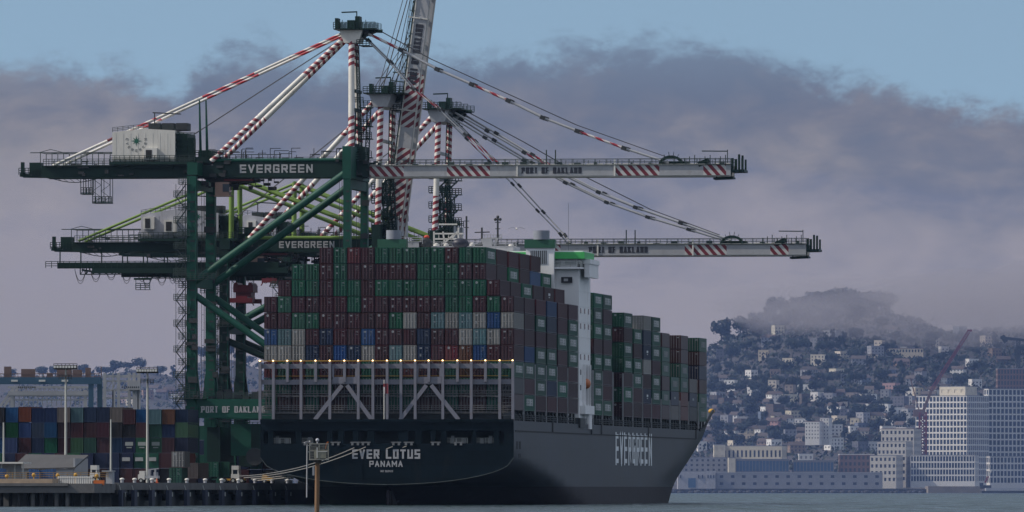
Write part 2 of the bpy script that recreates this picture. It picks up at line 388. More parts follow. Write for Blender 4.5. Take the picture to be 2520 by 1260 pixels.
M_STERN = mat('dark green stern plating', (0.0015, 0.007, 0.011), 0.5, 0, 0.25, 0.25, streak=(1, 1, 0.25), spec=0.1, plates=(9.0, 2.4), grime=((0.010, 0.012, 0.012), 0.2, 0.3))
M_DECK = mat('deck paint', (0.04, 0.05, 0.05), 0.7, 0, 0.2)
LV = [-3.0, -1.0, 0.0, 1.2, 2.4, 3.3, 3.7, 4.2, 5.0, 5.8, 6.6, 7.5, 8.5, 10.9, 13.4]
TS = [0, 2, 5, 9, 14, 20, 28, 38, 50, 62, 75, 90, 105, 125, 150, 180, 205, 220, 235, 248, 260, 272, 284, 295, 304, 312, 320, 327, 333, 338, 343, 348, 352, 356, 357.5]
for side in (1, -1):
    mb = MB()
    rows = []
    for t in TS:
        col = []
        for z in LV + [ztop(t)]:
            tt = min(t, te_(z))
            if z < 3.7: tt = max(tt, (3.7 - z) / 3.7 * 9)
            col.append((side * hullb(tt, z), tt, z))
        rows.append(col)
    nl = len(LV) + 1
    pts = [p for c in rows for p in c]
    for i in range(len(TS) - 1):
        for j in range(nl - 1):
            f = [i * nl + j, (i + 1) * nl + j, (i + 1) * nl + j + 1, i * nl + j + 1]
            if side < 0: f = f[::-1]
            mb.m.append(1 if LV[j] < 3.2 else 0); mb.f.append(f); mb.uv.append([(0, 0)] * 4); mb.sm.append(True)
    mb.v = pts
    if side > 0:
        SIDE_MB = mb
        for z0, z1, t0_, t1_ in ((10.0, 11.4, 3.4, 5.8), (10.0, 11.4, 7.2, 9.8), (8.5, 9.2, 6.2, 9.6)):     # dark ports near the stern
            mb.bx(HB - 0.2, HB + 0.03, t0_, t1_, z0, z1, 2)
        for t0_ in (54, 128, 205, 290): mb.bx(HB - 0.3, HB + 0.10, t0_, t0_ + 1.6, 13.2, 15.3, 2)           # scupper trunks
        pv = None
        for i in range(0, 31):
            t_ = 2 + i * 9.6; z_ = 13.25
            if pv: mb.beam(pv, (HB + 0.06, t_, z_), 0.16, 0.22, 2)
            pv = (HB + 0.06, t_, z_)
    mb.build('hull_side', [M_HULL, M_BOOT, M_BLK], ship)
# transom: plate with a row of open mooring ports
mb = MB()
zs = [3.7, 3.9, 4.2, 4.6, 5.0, 5.8, 6.6, 7.5, 8.5]
P = []
for z in zs: b = hullb(0, z + 1e-4); P += [(-b, 0, z), (b, 0, z)]
mb.add(P, [(2 * i, 2 * i + 1, 2 * i + 3, 2 * i + 2) for i in range(len(zs) - 1)])
mb.quad([(-HB, 0, 8.5), (HB, 0, 8.5), (HB, 0, 11.0), (-HB, 0, 11.0)])
mb.quad([(-HB, 0, 13.2), (HB, 0, 13.2), (HB, 0, 15.1), (-HB, 0, 15.1)])
ports = [(640, 652), (658, 664)]
opn = [(649, 660), (672, 728), (742, 805), (818, 832), (846, 868), (882, 904), (922, 980), (1004, 1022), (1038, 1060), (1072, 1086), (1099, 1162), (1172, 1215), (1228, 1240)]
x_prev = -HB
for a, b in opn:
    ra, rb = Q(a, 1075, 0)[0], Q(b, 1075, 0)[0]
    mb.bx(x_prev, ra, 0, 0.35, 11.0, 13.2); x_prev = rb
mb.bx(x_prev, HB, 0, 0.35, 11.0, 13.2)
mb.beam((-HB, -0.1, 15.1), (HB, -0.1, 15.1), 0.5, 0.5); mb.beam((-HB, -0.06, 13.5), (HB, -0.06, 13.5), 0.2, 0.16)
mb.build('transom', [M_STERN], ship)
mb = MB()
mb.quad([(-HB + .3, 7, 10.9), (HB - .3, 7, 10.9), (HB - .3, 7, 13.4), (-HB + .3, 7, 13.4)])
mb.quad([(-HB + .3, 0.4, 10.95), (HB - .3, 0.4, 10.95), (HB - .3, 7, 10.95), (-HB + .3, 7, 10.95)])
mb.quad([(-HB + .3, 0.4, 13.35), (HB - .3, 0.4, 13.35), (HB - .3, 7, 13.35), (-HB + .3, 7, 13.35)])
for px in (680, 705, 760, 1112, 1140, 1185, 1205): 
    r, _ = Q(px, 1075, 3); mb.bx(r - .3, r + .3, 4, 4.6, 10.96, 11.9 + (px % 3) * .25, 1); mb.rail((r - 1, 1.2, 10.96), (r + 1, 1.2, 10.96), 1.0, 1, 0.04, 2)
mb.build('mooring_deck', [M_DECK, M_GREYP, M_PRAIL], ship)
mb = MB()                       # the curved lower edge of the transom is a pale weld line
pr = None
for i in range(41):
    b = -HB + 2 * HB * i / 40; z = 8.5 - 4.8 * math.sqrt(max(0, 1 - (b / HB) ** 2)) 
    if pr: mb.beam(pr, (b, -0.04, z), 0.10, 0.07)
    pr = (b, -0.04, z)
mb.build('stern_edge', [mat('scuffed edge', (.13, .15, .14), .7, 0, .5, 2)], ship)
mb = MB(); mb.bx(-0.5, 0.5, 3.5, 10, -3, 3.75); mb.bx(-0.25, 0.25, 1.2, 3.5, -3, 2.6); mb.build('rudder_post', [M_BOOT], ship)
mb = MB(); outl = [(hullb(t, 15.0) - .15, t, 15.02) for t in TS if t < 350]; outl += [(-x, t, z) for x, t, z in outl[::-1]]
mb.add(outl, [list(range(len(outl)))]); mb.build('main_deck', [M_DECK], ship)
mb = MB()
r0, z0 = Q(867, 1129, 0); r1, z1 = Q(1034, 1106, 0); text(mb, 'EVER LOTUS', (r0, 0, z0), (1, 0, 0), (0, 0, 1), z1 - z0, r1 - r0, 0.20, gap=.30, blockA=True)
r0, z0 = Q(909, 1149, 0); r1, z1 = Q(991, 1134, 0); text(mb, 'PANAMA', (r0, 0, z0), (1, 0, 0), (0, 0, 1), z1 - z0, r1 - r0, 0.19, gap=.28)
r0, z0 = Q(936, 1162, 0); r1, z1 = Q(967, 1157, 0); text(mb, 'IMO 9604110', (r0, 0, z0), (1, 0, 0), (0, 0, 1), z1 - z0, r1 - r0, 0.17)
for v in range(len(mb.v)): x, y, z = mb.v[v]; mb.v[v] = (x, y - 0.03, z)
mb.build('stern_lettering', [M_LET], ship)
mb = MB(); t0_, t1_ = TT(1514, HB), TT(1603, HB)
text(mb, 'EVERGREEN', (HB + 0.03, t0_, 7.9), (0, 1, 0), (0, 0, 1), 5.6, t1_ - t0_, 0.15, vth=0.31, gap=.28, blockA=True)
mb.build('side_lettering', [mat('faded side lettering', (0.75, 0.78, 0.80), 0.6, 0, 0.2, 0.4)], ship)
for px in (757, 826, 874, 900, 975, 1006, 1072, 1128):
    mb = MB(); r, z = Q(px, 1091, 0); mb.bx(r - .9, r + .9, -.22, -.02, z + .1, z + .28); mb.bx(r - .7, r - .3, -.2, -.02, z - .35, z + .1); mb.bx(r + .3, r + .7, -.2, -.02, z - .35, z + .1); mb.build('fairlead', [mat('dull fairlead steel', (.16, .165, .17), .6)], ship)
# hatch coamings, stanchions and deck gear under the stacks
BAY = [(2.5, 13.7), (17.3, 13.7), (33.5, 13.7), (49.2, 13.7), (65.0, 13.7), (80.8, 13.7),
       (119.5, 13.0), (134.3, 13.5), (151.0, 13.5), (167.4, 13.7), (183.6, 13.7), (199.9, 13.0), (215.0, 13.7), (231.8, 13.2), (247.6, 13.7), (265.2, 13.2), (281.0, 13.7), (299.3, 13.7)]
ZB, PIT, CW = 17.0, 2.92, 2.52
mb = MB()
for t0_, L in BAY: mb.bx(-21, 20.6, t0_ + .6, t0_ + L - .6, 15.03, ZB - .06)
mb.build('hatch_coaming', [M_DARK], ship)
mb = MB()
for t0_, L in BAY[1:]:
    for q in (0.2, L * .35, L * .7): mb.beam((22.3, t0_ + q, 15), (22.3, t0_ + q, ZB - .05), 0.35, 0.7, 0); mb.beam((22.3, t0_ + q, 15), (21, t0_ + q + 1, ZB - .1), .2, .2, 0)
    mb.beam((22.5, t0_ - 1.1, 15), (22.5, t0_ - 1.1, 25.5 if t0_ < 215 else 21), 0.28, 0.34, 1)
mb.rail((22.6, 2, 15.1), (22.6, 292, 15.1), 1.1, 3.2, 0.05, 0)
mb.build('deck_stanchions', [M_DARK, M_GREYP], ship)
# stern lashing bridge
M_LASH = mat('grey lashing bridge steel', (0.17, 0.17, 0.205), 0.55, 0, 0.18, 0.7, grime=((0.18, 0.15, 0.13), 0.4, 0.8))
tl = 0.9
full = [640, 673, 741, 812, 882, 918, 953, 987, 1022, 1090, 1160, 1230, 1262]; short = [707.5, 777, 848, 1055.5, 1126, 1195]
zT = Q(900, 888, tl)[1]; zM = Q(900, 940, tl)[1]; zU = Q(900, 901, tl)[1]
lb = MB()
for px in full + short:
    r = Q(px, 900, tl)[0]; lb.bx(r - .24, r + .24, tl - .3, tl + .3, 15.1 if px in full else zM, zT)
lb.build('lashing_bridge_post', [M_LASH], ship)
lb = MB(); rL, rR = Q(640, 900, tl)[0], Q(1263, 900, tl)[0]
lb.bx(rL, rR, tl + .31, tl + .8, zM - .45, zM + .45); lb.bx(rL, rR, tl + .31, tl + .8, zU - .42, zU + .42)
for px in (848, 1055.5):
    r = Q(px, 900, tl)[0]; lb.bx(r - 2.2, r + 2.2, tl + .02, tl + .3, zM - .3, zM + .9)
    lb.bx(r - 2.3, r - 1.9, tl, tl + .3, zM + .9, zU); lb.bx(r + 1.9, r + 2.3, tl, tl + .3, zM + .9, zU)
lb.build('lashing_bridge_girder', [M_LASH], ship)
for apex, feet in ((848, (775, 915)), (1055.5, (985, 1129))):
    for fpx in feet:
        lb = MB(); a = Q(apex + (6 if fpx > apex else -6), 948, tl); b = Q(fpx, 1033, tl)
        lb.beam((a[0], tl, a[1]), (b[0], tl, b[1]), 0.5, 0.7); lb.build('lashing_bridge_brace', [M_LASH], ship)
lb = MB()
M_CAT = mat('catwalk steel', (0.14, 0.135, 0.135), 0.6, 0, 0.3, 1.5)
for py in (962, 968, 973, 998, 1003, 1008, 1014):
    z = Q(900, py, tl)[1]; lb.bx(rL + .3, rR - .3, tl + .9, tl + 1.0, z - .05, z + .05)
for py in (975, 1016): z = Q(900, py, tl)[1]; lb.bx(rL + .3, rR - .3, tl + .5, tl + 1.3, z - .08, z)
for k in range(60):
    r = rL + (rR - rL) * (k + .5) / 60
    for a, b in ((975, 960), (1016, 996)): lb.beam((r, tl + .95, Q(900, a, tl)[1]), (r, tl + .95, Q(900, b, tl)[1]), .07, .07)
for k in range(18):                                # crossed lashing rods on the lower rows
    r = rL + CW * k + .3
    for z0 in (zU - .5, Q(900, 960, tl)[1]):
        if k % 2: lb.beam((r, tl + 1.15, z0 - 1.4), (r + 2.0, tl + 1.15, z0 + 1.9), .07, .07)
        else: lb.beam((r + 2.0, tl + 1.17, z0 - 1.4), (r, tl + 1.17, z0 + 1.9), .07, .07)
for q in range(9):
    z = 16 + q * .75
    for px in (640, 1230): lb.bx(Q(px, 900, tl)[0] + .3, Q(px + 32, 900, tl)[0] - .4, tl + .6, tl + .7, z, z + .09)
lb.build('catwalk', [M_CAT], ship)
lb = MB(); lb.beam((rL, tl - .25, zT), (rR, tl - .25, zT), .13, .13); lb.beam((rL + 2, tl + .85, Q(900, 925, tl)[1]), (rR - 1, tl + .85, Q(900, 925, tl)[1]), .09, .09)
lb.build('handrail', [M_YEL], ship)  # the lamps' orange glow on the rail is put into its paint
for px in sorted(full + short):
    r = Q(px, 900, tl)[0]; lb = MB(); lb.ball((r, tl - .36, zT + .05), .15, 0, 8, 6, (1, .8, .8)); lb.build('deck_lamp', [M_LAMP], ship)
# deckhouse with its bridge
M_DH = mat('white deckhouse paint', (0.80, 0.80, 0.80), 0.5, 0, 0.08, 0.3, streak=(1, 1, .2), grime=((0.42, 0.38, 0.34), 0.25, 0.3))
M_BGRN = mat('bright green paint', (0.05, 0.42, 0.10), 0.5, 0, 0.1)
M_FGRN = mat('funnel green paint', (0.012, 0.085, 0.045), 0.5, 0, 0.15)
tA, tB = 97.2, 115.5
zBr = Q(1400, 662, tA)[1]; zGr0, zGr1 = Q(1400, 637, tA)[1], Q(1400, 619, tA)[1]
dh = MB()
dh.bx(-22.4, 13.2, tA, tB, 15.05, zBr); dh.bx(13.2, 22.4, tA + .5, tB, 15.05, zBr)
for k in range(1, 11):
    z = 17 + k * 2.9; dh.bx(13.2, 22.46, tA + .44, tB + .04, z, z + .07, 0)
dh.build('deckhouse', [M_DH], ship)
br = MB(); br.bx(-23.2, 23.2, tA - 1, tB - 5, zBr + .02, zBr + .35); br.bx(-22, 22, tA + 1, tB - 6, zBr + .35, zGr0)
br.build('bridge', [M_DH], ship)
br = MB(); br.bx(-22.4, 23.6, tA - .6, tB - 4, zGr0 + .02, zGr1 - .1); br.build('bridge_roof_band', [M_BGRN], ship)
br = MB(); br.bx(-22.0, 23.2, tA - .2, tB - 4.4, zGr1 - .09, zGr1 + .12); br.bx(13.6, 24.4, tA + 2, tB - 2, zGr0 - .9, zGr0 - .02); br.bx(23.25, 24.2, tA + 2.2, tB - 2.2, zBr - 1.5, zGr0 - .9); br.build('bridge_roof', [M_DH], ship)
for k in range(15):
    r = -20.5 + k * 2.95; w = MB(); w.bx(r - 1.1, r + 1.1, tA + .9, tA + .99, zBr + .9, zGr0 - .35); w.build('bridge_window', [M_PGLS], ship)
w = MB(); w.rail((-22.5, tA - .8, zBr + .35), (22.9, tA - .8, zBr + .35), 1.1, 2, .05, 0); w.rail((23, tA - .8, zBr + .35), (23, tB - 5, zBr + .35), 1.1, 2, .05, 0); w.build('bridge_railing', [M_PRAIL], ship)
for z in (20.5, 23.4, 26.3, 32.1, 35, 37.9, 40.8):
    for q in (2.5, 8.5, 14.5):
        if (int(z) + int(q)) % 3 == 0: continue
        w = MB(); w.bx(22.38, 22.49, tA + q, tA + q + 1.2, z + 1.0, z + 2.0); w.build('cabin_window', [M_GLS], ship)
w = MB(); r, z = Q(1385, 696, tA); w.bx(r - .3, r + 1.8, tA - .09, tA + .05, z, z + 1.1); w.bx(r + .2, r + 1.0, tA - .1, tA - .05, z + .3, z + .8, 1); w.build('aft_vent', [M_BLK, M_GREYP], ship)
w = MB(); w.bx(22.38, 22.5, tA + 6.5, tA + 14.2, 18.7, 26, 0)
w.build('lifeboat_recess_shade', [M_BLK], ship)  # flat black panel painted in for the shade of the boat recess
w = MB()
for q in (6.2, 10.3, 14.5): w.bx(22.4, 23.0, tA + q - .25, tA + q + .25, 15.1, 26.4, 0)
w.bx(22.4, 23.4, tA + 2.5, tA + 16.5, 17.0, 18.6); w.bx(22.4, 23.2, tA + 10.5, tA + 14.4, 14.2, 17.0)
w.build('boat_davit', [M_DH], ship)
w = MB(); w.ball((22.6, tA + 10.4, 22.8), 1, 0, 10, 6, (.8, 2.9, 1.0)); w.build('lifeboat', [M_ORG], ship)
w = MB(); w.bx(22.2, 23.2, tA - 3.5, tA + 4.5, 14.4, 16.2); w.build('gangway_housing', [M_DARK], ship); w = MB(); w.bx(22.2, 23.1, tA + 15.3, tA + 17, 13.2, 15); w.build('gangway_housing', [M_DARK], ship)
for sx in (1, -1):
    f = thing('funnel', None, None, 0, 0, 0); 
    bpy.data.objects.remove(f)
    pa, pb = (1282, 1351) if sx > 0 else (919, 984)
    ra, rb = Q(pa, 600, 88)[0], Q(pb, 600, 88)[0]
    zt = Q(1316, 587 if sx > 0 else 585, 88)[1]; zg = zt - 1.6; zbm = 20
    fm = MB(); fm.bx(ra, rb, 95.2 if sx > 0 else 95.2, 97.15, zbm, zg); fu = fm.build('funnel', [M_DH], ship)
    g = MB(); g.bx(ra - .25, rb + .25, 94.9, 97.1, zg + .01, zt); g.build('funnel_band', [M_FGRN], fu)
    g = MB(); pw = (rb - ra); g.tube(((ra + rb) / 2 + .2, 96.1, zt), ((ra + rb) / 2 + .2, 96.1, zt + 1.7), pw * .29, 16, 0); g.build('exhaust_pipe', [mat('sooty grey pipe', (0.22, 0.24, 0.28), .6)], fu)
    g = MB()
    for i in range(9): x = ra + pw * (.17 + .045 * i * 1.5); g.bx(x, x + pw * .03, 95.1, 95.19, zg - 3.0 if sx > 0 else zg - 1.4, zg - .5)
    g.build('louvre', [M_BLK], fu)
# radar mast, aerials and domes over the wheelhouse
zR = zGr1 + .12
def S2(px, py, t=104): r, z = Q(px, py, t); return Vector((r, t, z))
mm = MB()
for a, b in (((1068, 612), (1068, 570)), ((1096, 612), (1090, 570)), ((1068, 588), (1140, 588)), ((1068, 575), (1140, 575)), ((1128, 612), (1128, 560)), ((1080, 552), (1125, 552)), ((1110, 590), (1125, 570)), ((1090, 600), (1120, 575))):
    mm.beam(S2(*a), S2(*b), .28, .28)
for px in range(1068, 1141, 12): mm.beam(S2(px, 588), S2(px, 575), .12, .12)
mm.beam(S2(1128, 612), S2(1128, zR and 640), .4, .4)
mm.build('signal_platform', [M_WHT], ship)
mm = MB()
for px, top in ((1148, 532), (1225, 535), (1186, 560)):
    mm.beam(S2(px, 640), S2(px, top), .32, .32); 
    for d, y in ((7, top + 12), (6, top + 28)): mm.beam(S2(px - d, y), S2(px + d, y), .14, .14)
for px, y in ((1219, 540), (1231, 540), (1225, 534)): mm.ball(S2(px, y), .3)
mm.beam(S2(1168, 572), S2(1205, 571), .16, .2); mm.build('mast', [M_DARK], ship)
mm = MB()
mm.beam(S2(1197, 612), S2(1186, 588), .7, .5); mm.beam(S2(1214, 612), S2(1224, 585), .5, .5); mm.beam(S2(1186, 588), S2(1236, 585), .3, .3)
for i in range(8): mm.beam(S2(1186 + i * 7, 588), S2(1186 + i * 7, 578), .12, .12)
mm.beam(S2(1186, 578), S2(1236, 578), .12, .12); mm.bx(S2(1190, 600).x, S2(1212, 600).x, 103, 105, zR - .1, S2(0, 592).z); mm.build('radar_mast', [M_GREYP], ship)
mm = MB()
for px, y, rr in ((1074, 606, .65), (1162, 604, .55), (1208, 600, .5), (1258, 607, .6), (1098, 604, .5), (1135, 606, .5)):
    mm.ball(S2(px, y), rr); mm.tube(S2(px, y + 8), S2(px, y + 60), .18)
mm.build('satellite_dome', [M_WHT], ship)
mm = MB(); q = S2(1133, 599, 100); mm.ball(q, 1.0, 0, 16, 10, (1.62, 1.2, 1.0)); mm.tube(q - Vector((0, 0, .8)), q - Vector((0, 0, 4)), .3); mm.build('radome', [mat('shadow-toned radome', (.012, .014, .03), .5)], ship)  # the dome's shadow is put into its dark base colour
mm = MB(); q = S2(1050, 583, 100); mm.ball(q, .42, 0, 10, 6, (1.3, .8, .8)); mm.build('life_raft', [mat('orange red shell', (.55, .05, .02), .5)], ship)
mm = MB(); mm.bx(S2(1035, 0).x, S2(1270, 0).x, 100, 110, zR - .1, S2(0, 611, 104).z); mm.ball(S2(1047, 600, 100), 1.1, 1, 12, 8, (1.2, 1, 1.1)); mm.tube(S2(1047, 606, 100), S2(1047, 640, 100), .4, 8, 1)
mm.bx(S2(985, 0).x, S2(1040, 0).x, 99, 108, zR - .1, S2(0, 600, 104).z); mm.rail(S2(985, 600, 99), S2(1040, 600, 99), 1.2, 2, .06); mm.rail(S2(1035, 611, 100), S2(1270, 611, 100), 1.2, 2, .06)
mm.build('wheelhouse_top', [M_GREYP, M_DARK], ship)
mm = MB(); mm.beam(S2(1399, 620), S2(1399, 500), .05, .05); mm.build('whip_aerial', [M_RAIL], ship)
mm = MB(); a = Vector((hullb(334, 18.9) + .1, 334, 19.2)); mm.ball((HB - .6, 325.5, 19.3), .7, 0, 8, 6, (1, 1.5, .8)); mm.build('bow_cleat', [M_YEL], ship)
mm = MB()
for i in range(10):
    t = 297 + i * 3.2; b = hullb(t, ztop(t)); t2 = t + 3.2; b2 = hullb(t2, ztop(t2))
    mm.beam((b, t, ztop(t) + .05), (b2, t2, ztop(t2) + .05), .35, .5)
mm.build('bow_bulwark', [M_STERN], ship)
# ensign on its staff at the stern
mm = MB(); r, z = Q(946, 1033, .2); zt_ = Q(946, 935, .2)[1]; mm.tube((r, -.1, 15.1), (r, -.1, zt_), .09); st = mm.build('flag_staff', [M_WHT], ship)
mm = MB(); r, z = Q(950, 956, 0); 
for i in range(3):
    for j in range(3): mm.quad([(r - .45 + i * .3, -.3 - .1 * (i % 2), z - .9 + j * .6), (r - .15 + i * .3, -.3 - .1 * ((i + 1) % 2), z - .95 + j * .6), (r - .15 + i * .3, -.3 - .1 * ((i + 1) % 2), z - .35 + j * .6), (r - .45 + i * .3, -.3 - .1 * (i % 2), z - .3 + j * .6)], 0 if (i > 0 or j > 1) else 1)
mm.build('ensign', [M_RED, M_LET], st)

# ================================================================ CONTAINERS
CC = {'G': ('green', (0.010, 0.110, 0.060)), 'R': ('maroon', (0.072, 0.018, 0.026)), 'r': ('brick red', (0.15, 0.016, 0.02)), 'B': ('blue', (0.010, 0.070, 0.23)), 'N': ('navy', (0.012, 0.028, 0.078)),
      'b': ('pale teal', (0.12, 0.22, 0.24)), 'W': ('pale grey', (0.34, 0.33, 0.31)), 'O': ('rust brown', (0.15, 0.058, 0.028)), 'D': ('nearly black', (0.022, 0.018, 0.022)), 'L': ('bright green', (0.02, 0.13, 0.035)), 'T': ('taupe', (0.16, 0.13, 0.12))}
CWID, CHGT = 2.36, 2.83
M_ROD = mat('galvanised lock rods', (0.23, 0.215, 0.215), 0.45, 0.3, 0.3, 2.0)
M_STEN = mat('white stencil markings', (0.30, 0.31, 0.31), 0.6, 0, 0.2, 2)
CM, CB, CD, CL = {}, {}, {}, {}
def cmat(k):
    f_ = 0.6
    if k not in CM: CM[k] = mat('container paint, ' + CC[k][0], tuple(c * f_ for c in CC[k][1]), 0.5, 0, 0.22, 0.9, rnd_v=0.30, streak=(1, 1, .35), grime=((0.045, 0.03, 0.025), 0.25, 0.9), spec=0.3)
    return CM[k]
def cbody(k, L, blind):
    key = (k, L, blind)
    if key in CB: return CB[key]
    m = MB(); hw = CWID / 2; e = .09
    for x in (-hw, hw - .14):
        for y in (0, L - .14): m.bx(x, x + .14, y, y + .14, 0, CHGT)
    for x in (-hw, hw - .12):
        for z, q in ((0, .16), (CHGT - .12, .12)): m.bx(x + .005, x + .115, .14, L - .14, z + .002, z + q - .002)
    for y in (0, L - .12):
        for z, q in ((0, .16), (CHGT - .12, .12)): m.bx(-hw + .14, hw - .14, y + .004, y + .116, z + .002, z + q - .002)
    # corrugated sides and blind ends
    def corr(p0, p1, nd, n, dp):
        p0, p1, nd = Vector(p0), Vector(p1), Vector(nd); P = []
        for i in range(n + 1):
            for q in ((0.0, 0), (.30, 0), (.5, 1), (.8, 1)):
                u = (i + q[0]) / n
                if u > 1.0001: break
                b = p0.lerp(p1, u) + nd * (-dp * q[1]); P += [b, b + Vector((0, 0, CHGT - .28))]
        m.add(P, [(2 * i, 2 * i + 2, 2 * i + 3, 2 * i + 1) for i in range(len(P) // 2 - 1)])
    corr((hw - .02, .14, .16), (hw - .02, L - .14, .16), (1, 0, 0), 22, .05)
    corr((-hw + .02, .14, .16), (-hw + .02, L - .14, .16), (-1, 0, 0), 22, .05)
    corr((-hw + .14, L - .02, .16), (hw - .14, L - .02, .16), (0, 1, 0), 8, .05)
    if blind: corr((-hw + .14, .02, .16), (hw - .14, .02, .16), (0, -1, 0), 8, .05)
    m.quad([(-hw + .1, .1, CHGT - .02), (hw - .1, .1, CHGT - .02), (hw - .1, L - .1, CHGT - .02), (-hw + .1, L - .1, CHGT - .02)])
    m.quad([(-hw + .1, .1, .05), (hw - .1, .1, .05), (hw - .1, L - .1, .05), (-hw + .1, L - .1, .05)])
    CB[key] = m.mesh('container_body', [cmat(k)]); return CB[key]
def cdoor(k, side, var):
    key = (k, side, var)
    if key in CD: return CD[key]
    m = MB(); x0, x1 = (-1.08, -.015) if side < 0 else (.015, 1.08); q = random.Random(var * 2 + (side > 0))
    m.bx(x0, x1, .04, .10, .17, CHGT - .13)
    for i in range(5): x = x0 + .06 + (x1 - x0 - .12) * (i + .18) / 5; m.bx(x, x + .13, -.01, .042, .30, CHGT - .26)
    for x in (x0 + .26, x1 - .26):
        m.beam((x, -.05, .1), (x, -.05, CHGT - .06), .06, .06, 1)
        for z in (.22, .8, 1.6, CHGT - .4): m.bx(x - .06, x + .06, -.055, .02, z, z + .09, 1)
        m.bx(x - .02, x + .26, -.07, -.04, 1.18, 1.24, 1)
    if side > 0:
        m.bx(.3, .3 + .4, -.012, .012, 2.38, 2.45, 2)
        if var % 2: m.bx(.25, .8, -.012, .012, 2.22, 2.26, 2)
        for i in range(q.randrange(2, 5)): m.bx(.22, .22 + .2 + .45 * q.random(), -.012, .012, 1.95 - i * .13, 1.99 - i * .13, 2)
    else:
        if var % 4 == 0: m.tube((-.55, -.02, 2.35), (-.55, .02, 2.35), .23, 10, 2)
        elif var % 4 == 1: m.bx(-.8, -.35, -.012, .012, 2.2, 2.45, 2)
        
        if var % 4 == 1: m.bx(-.75, -.45, -.012, .012, .75 + q.random() * .5, 1.3, 2)
    CD[key] = m.mesh('door', [cmat(k), mat('painted lock rods, ' + CC[k][0], tuple(c * 1.1 + .055 for c in CC[k][1]), .5, .1, .35, 2.0), M_STEN]); return CD[key]
def clogo(L, small=False):
    key = (L, small)
    if key not in CL:
        m = MB()
        if small: m.bx(CWID / 2, CWID / 2 + .012, L * .4, L * .6, 1.3, 1.75); m.bx(CWID / 2, CWID / 2 + .012, L * .44, L * .56, .9, 1.1)
        else: text(m, 'EVERGREEN', (CWID / 2 - .02, L * .18, .95), (0, 1, 0), (0, 0, 1), 1.15, L * .62, .22, vth=.36, gap=.35, blockA=True)
        CL[key] = m.mesh('logo', [mat('faded pale lettering', (.58, .60, .60), .6, 0, .2, 1)])
    return CL[key]
CN = [0]
CK = list(CC)
ms = MB()
def mass(k, r, t, z, L, doors, logo):
    i = CK.index(k); h = CWID / 2; ms.bx(r - h, r + h, t, t + L, z, z + CHGT, i)
    for x in (r - h + .06, r + h - .06): ms.beam((x, t - .03, z), (x, t - .03, z + CHGT), .12, .05, i)
    if doors:
        for x in (-.82, -.28, .28, .82): ms.beam((r + x, t - .06, z + .1), (r + x, t - .06, z + CHGT - .06), .085, .07, len(CK))
        for j in range(3): ms.bx(r - .95, r + .95, t - .025, t + .02, z + .45 + j * .8, z + .95 + j * .8, i)
        ms.bx(r + .25, r + .75, t - .04, t - .027, z + 2.3, z + 2.45, len(CK) + 1)
    if logo == 1: text(ms, 'EVERGREEN', (r + h - .0, t + L * .22, z + 1.0), (0, 1, 0), (0, 0, 1), .95, L * .56, .2, vth=.5, gap=.35, blockA=True, m=len(CK) + 1)
    elif logo: ms.bx(r + h, r + h + .02, t + L * .4, t + L * .6, z + 1.3, z + 1.75, len(CK) + 1)
def container(k, r, t, z, L, label, group, doors=True, logo=0, stuff=False, rz=0.0):
    if stuff: return mass(k, r, t, z, L, doors, logo)
    """r, t, z: middle of the near end's bottom edge"""
    CN[0] += 1
    o = bpy.data.objects.new('shipping_container', cbody(k, L, not doors)); COL.objects.link(o)
    o.location = W(r, t, z); o.rotation_euler = (0, 0, -TH + rz)
    tag(o, label, 'container', group)
    if doors:
        v = rnd.randrange(14)
        for s in (-1, 1):
            d = bpy.data.objects.new('door', cdoor(k, s, v)); COL.objects.link(d); d.parent = o
    if logo:
        d = bpy.data.objects.new('side_lettering', clogo(L, logo == 2)); COL.objects.link(d); d.parent = o
    return o
ORD = ['zero', 'first', 'second', 'third', 'fourth', 'fifth', 'sixth', 'seventh', 'eighth', 'ninth', 'tenth', 'eleventh', 'twelfth', 'thirteenth', 'fourteenth', 'fifteenth', 'sixteenth', 'seventeenth', 'eighteenth', 'nineteenth']
STERN = [(4, 'RGrRGGGGGRGG'), (2, 'GGRGRRRRRGGGRR'), (1, 'RGGRGGRGGGGGGGGR'), (0, 'RGRRRRGRRRRRRGGRGR'), (0, 'RRGGRRRRRGWRbWbWBW'), (0, 'BbWRNRRBRRRNRRWbWR'),
         (0, 'WWWNRBNWRbWNRrOBRR'), (0, 'rGrGRRRGRGrRRGORGG'), (0, 'GGRGGRNGRGGGRGGRGD'), (0, 'GRRGRRGRDGGRRGRRGR')]
GR_ST = 'containers with door ends in the stern stack'
for row, (c0, s) in enumerate(STERN):
    for i, k in enumerate(s):
        c = c0 + i; tier = 9 - row
        lab = '%s container, %s from the left in the %s row down of the stern stack' % (CC[k][0], ORD[i + 1], ORD[row + 1])
        container(k, -22.87 + .19 + CW * (c + .5) + rnd.uniform(-.02, .02), 2.6 + rnd.uniform(-.06, .06), ZB + tier * PIT + (0.0 if row else 0), 13.7, lab, GR_ST, logo=(1 if (k == 'G' and (c == 17 or i == len(s) - 1)) else 0), stuff=row > 7)
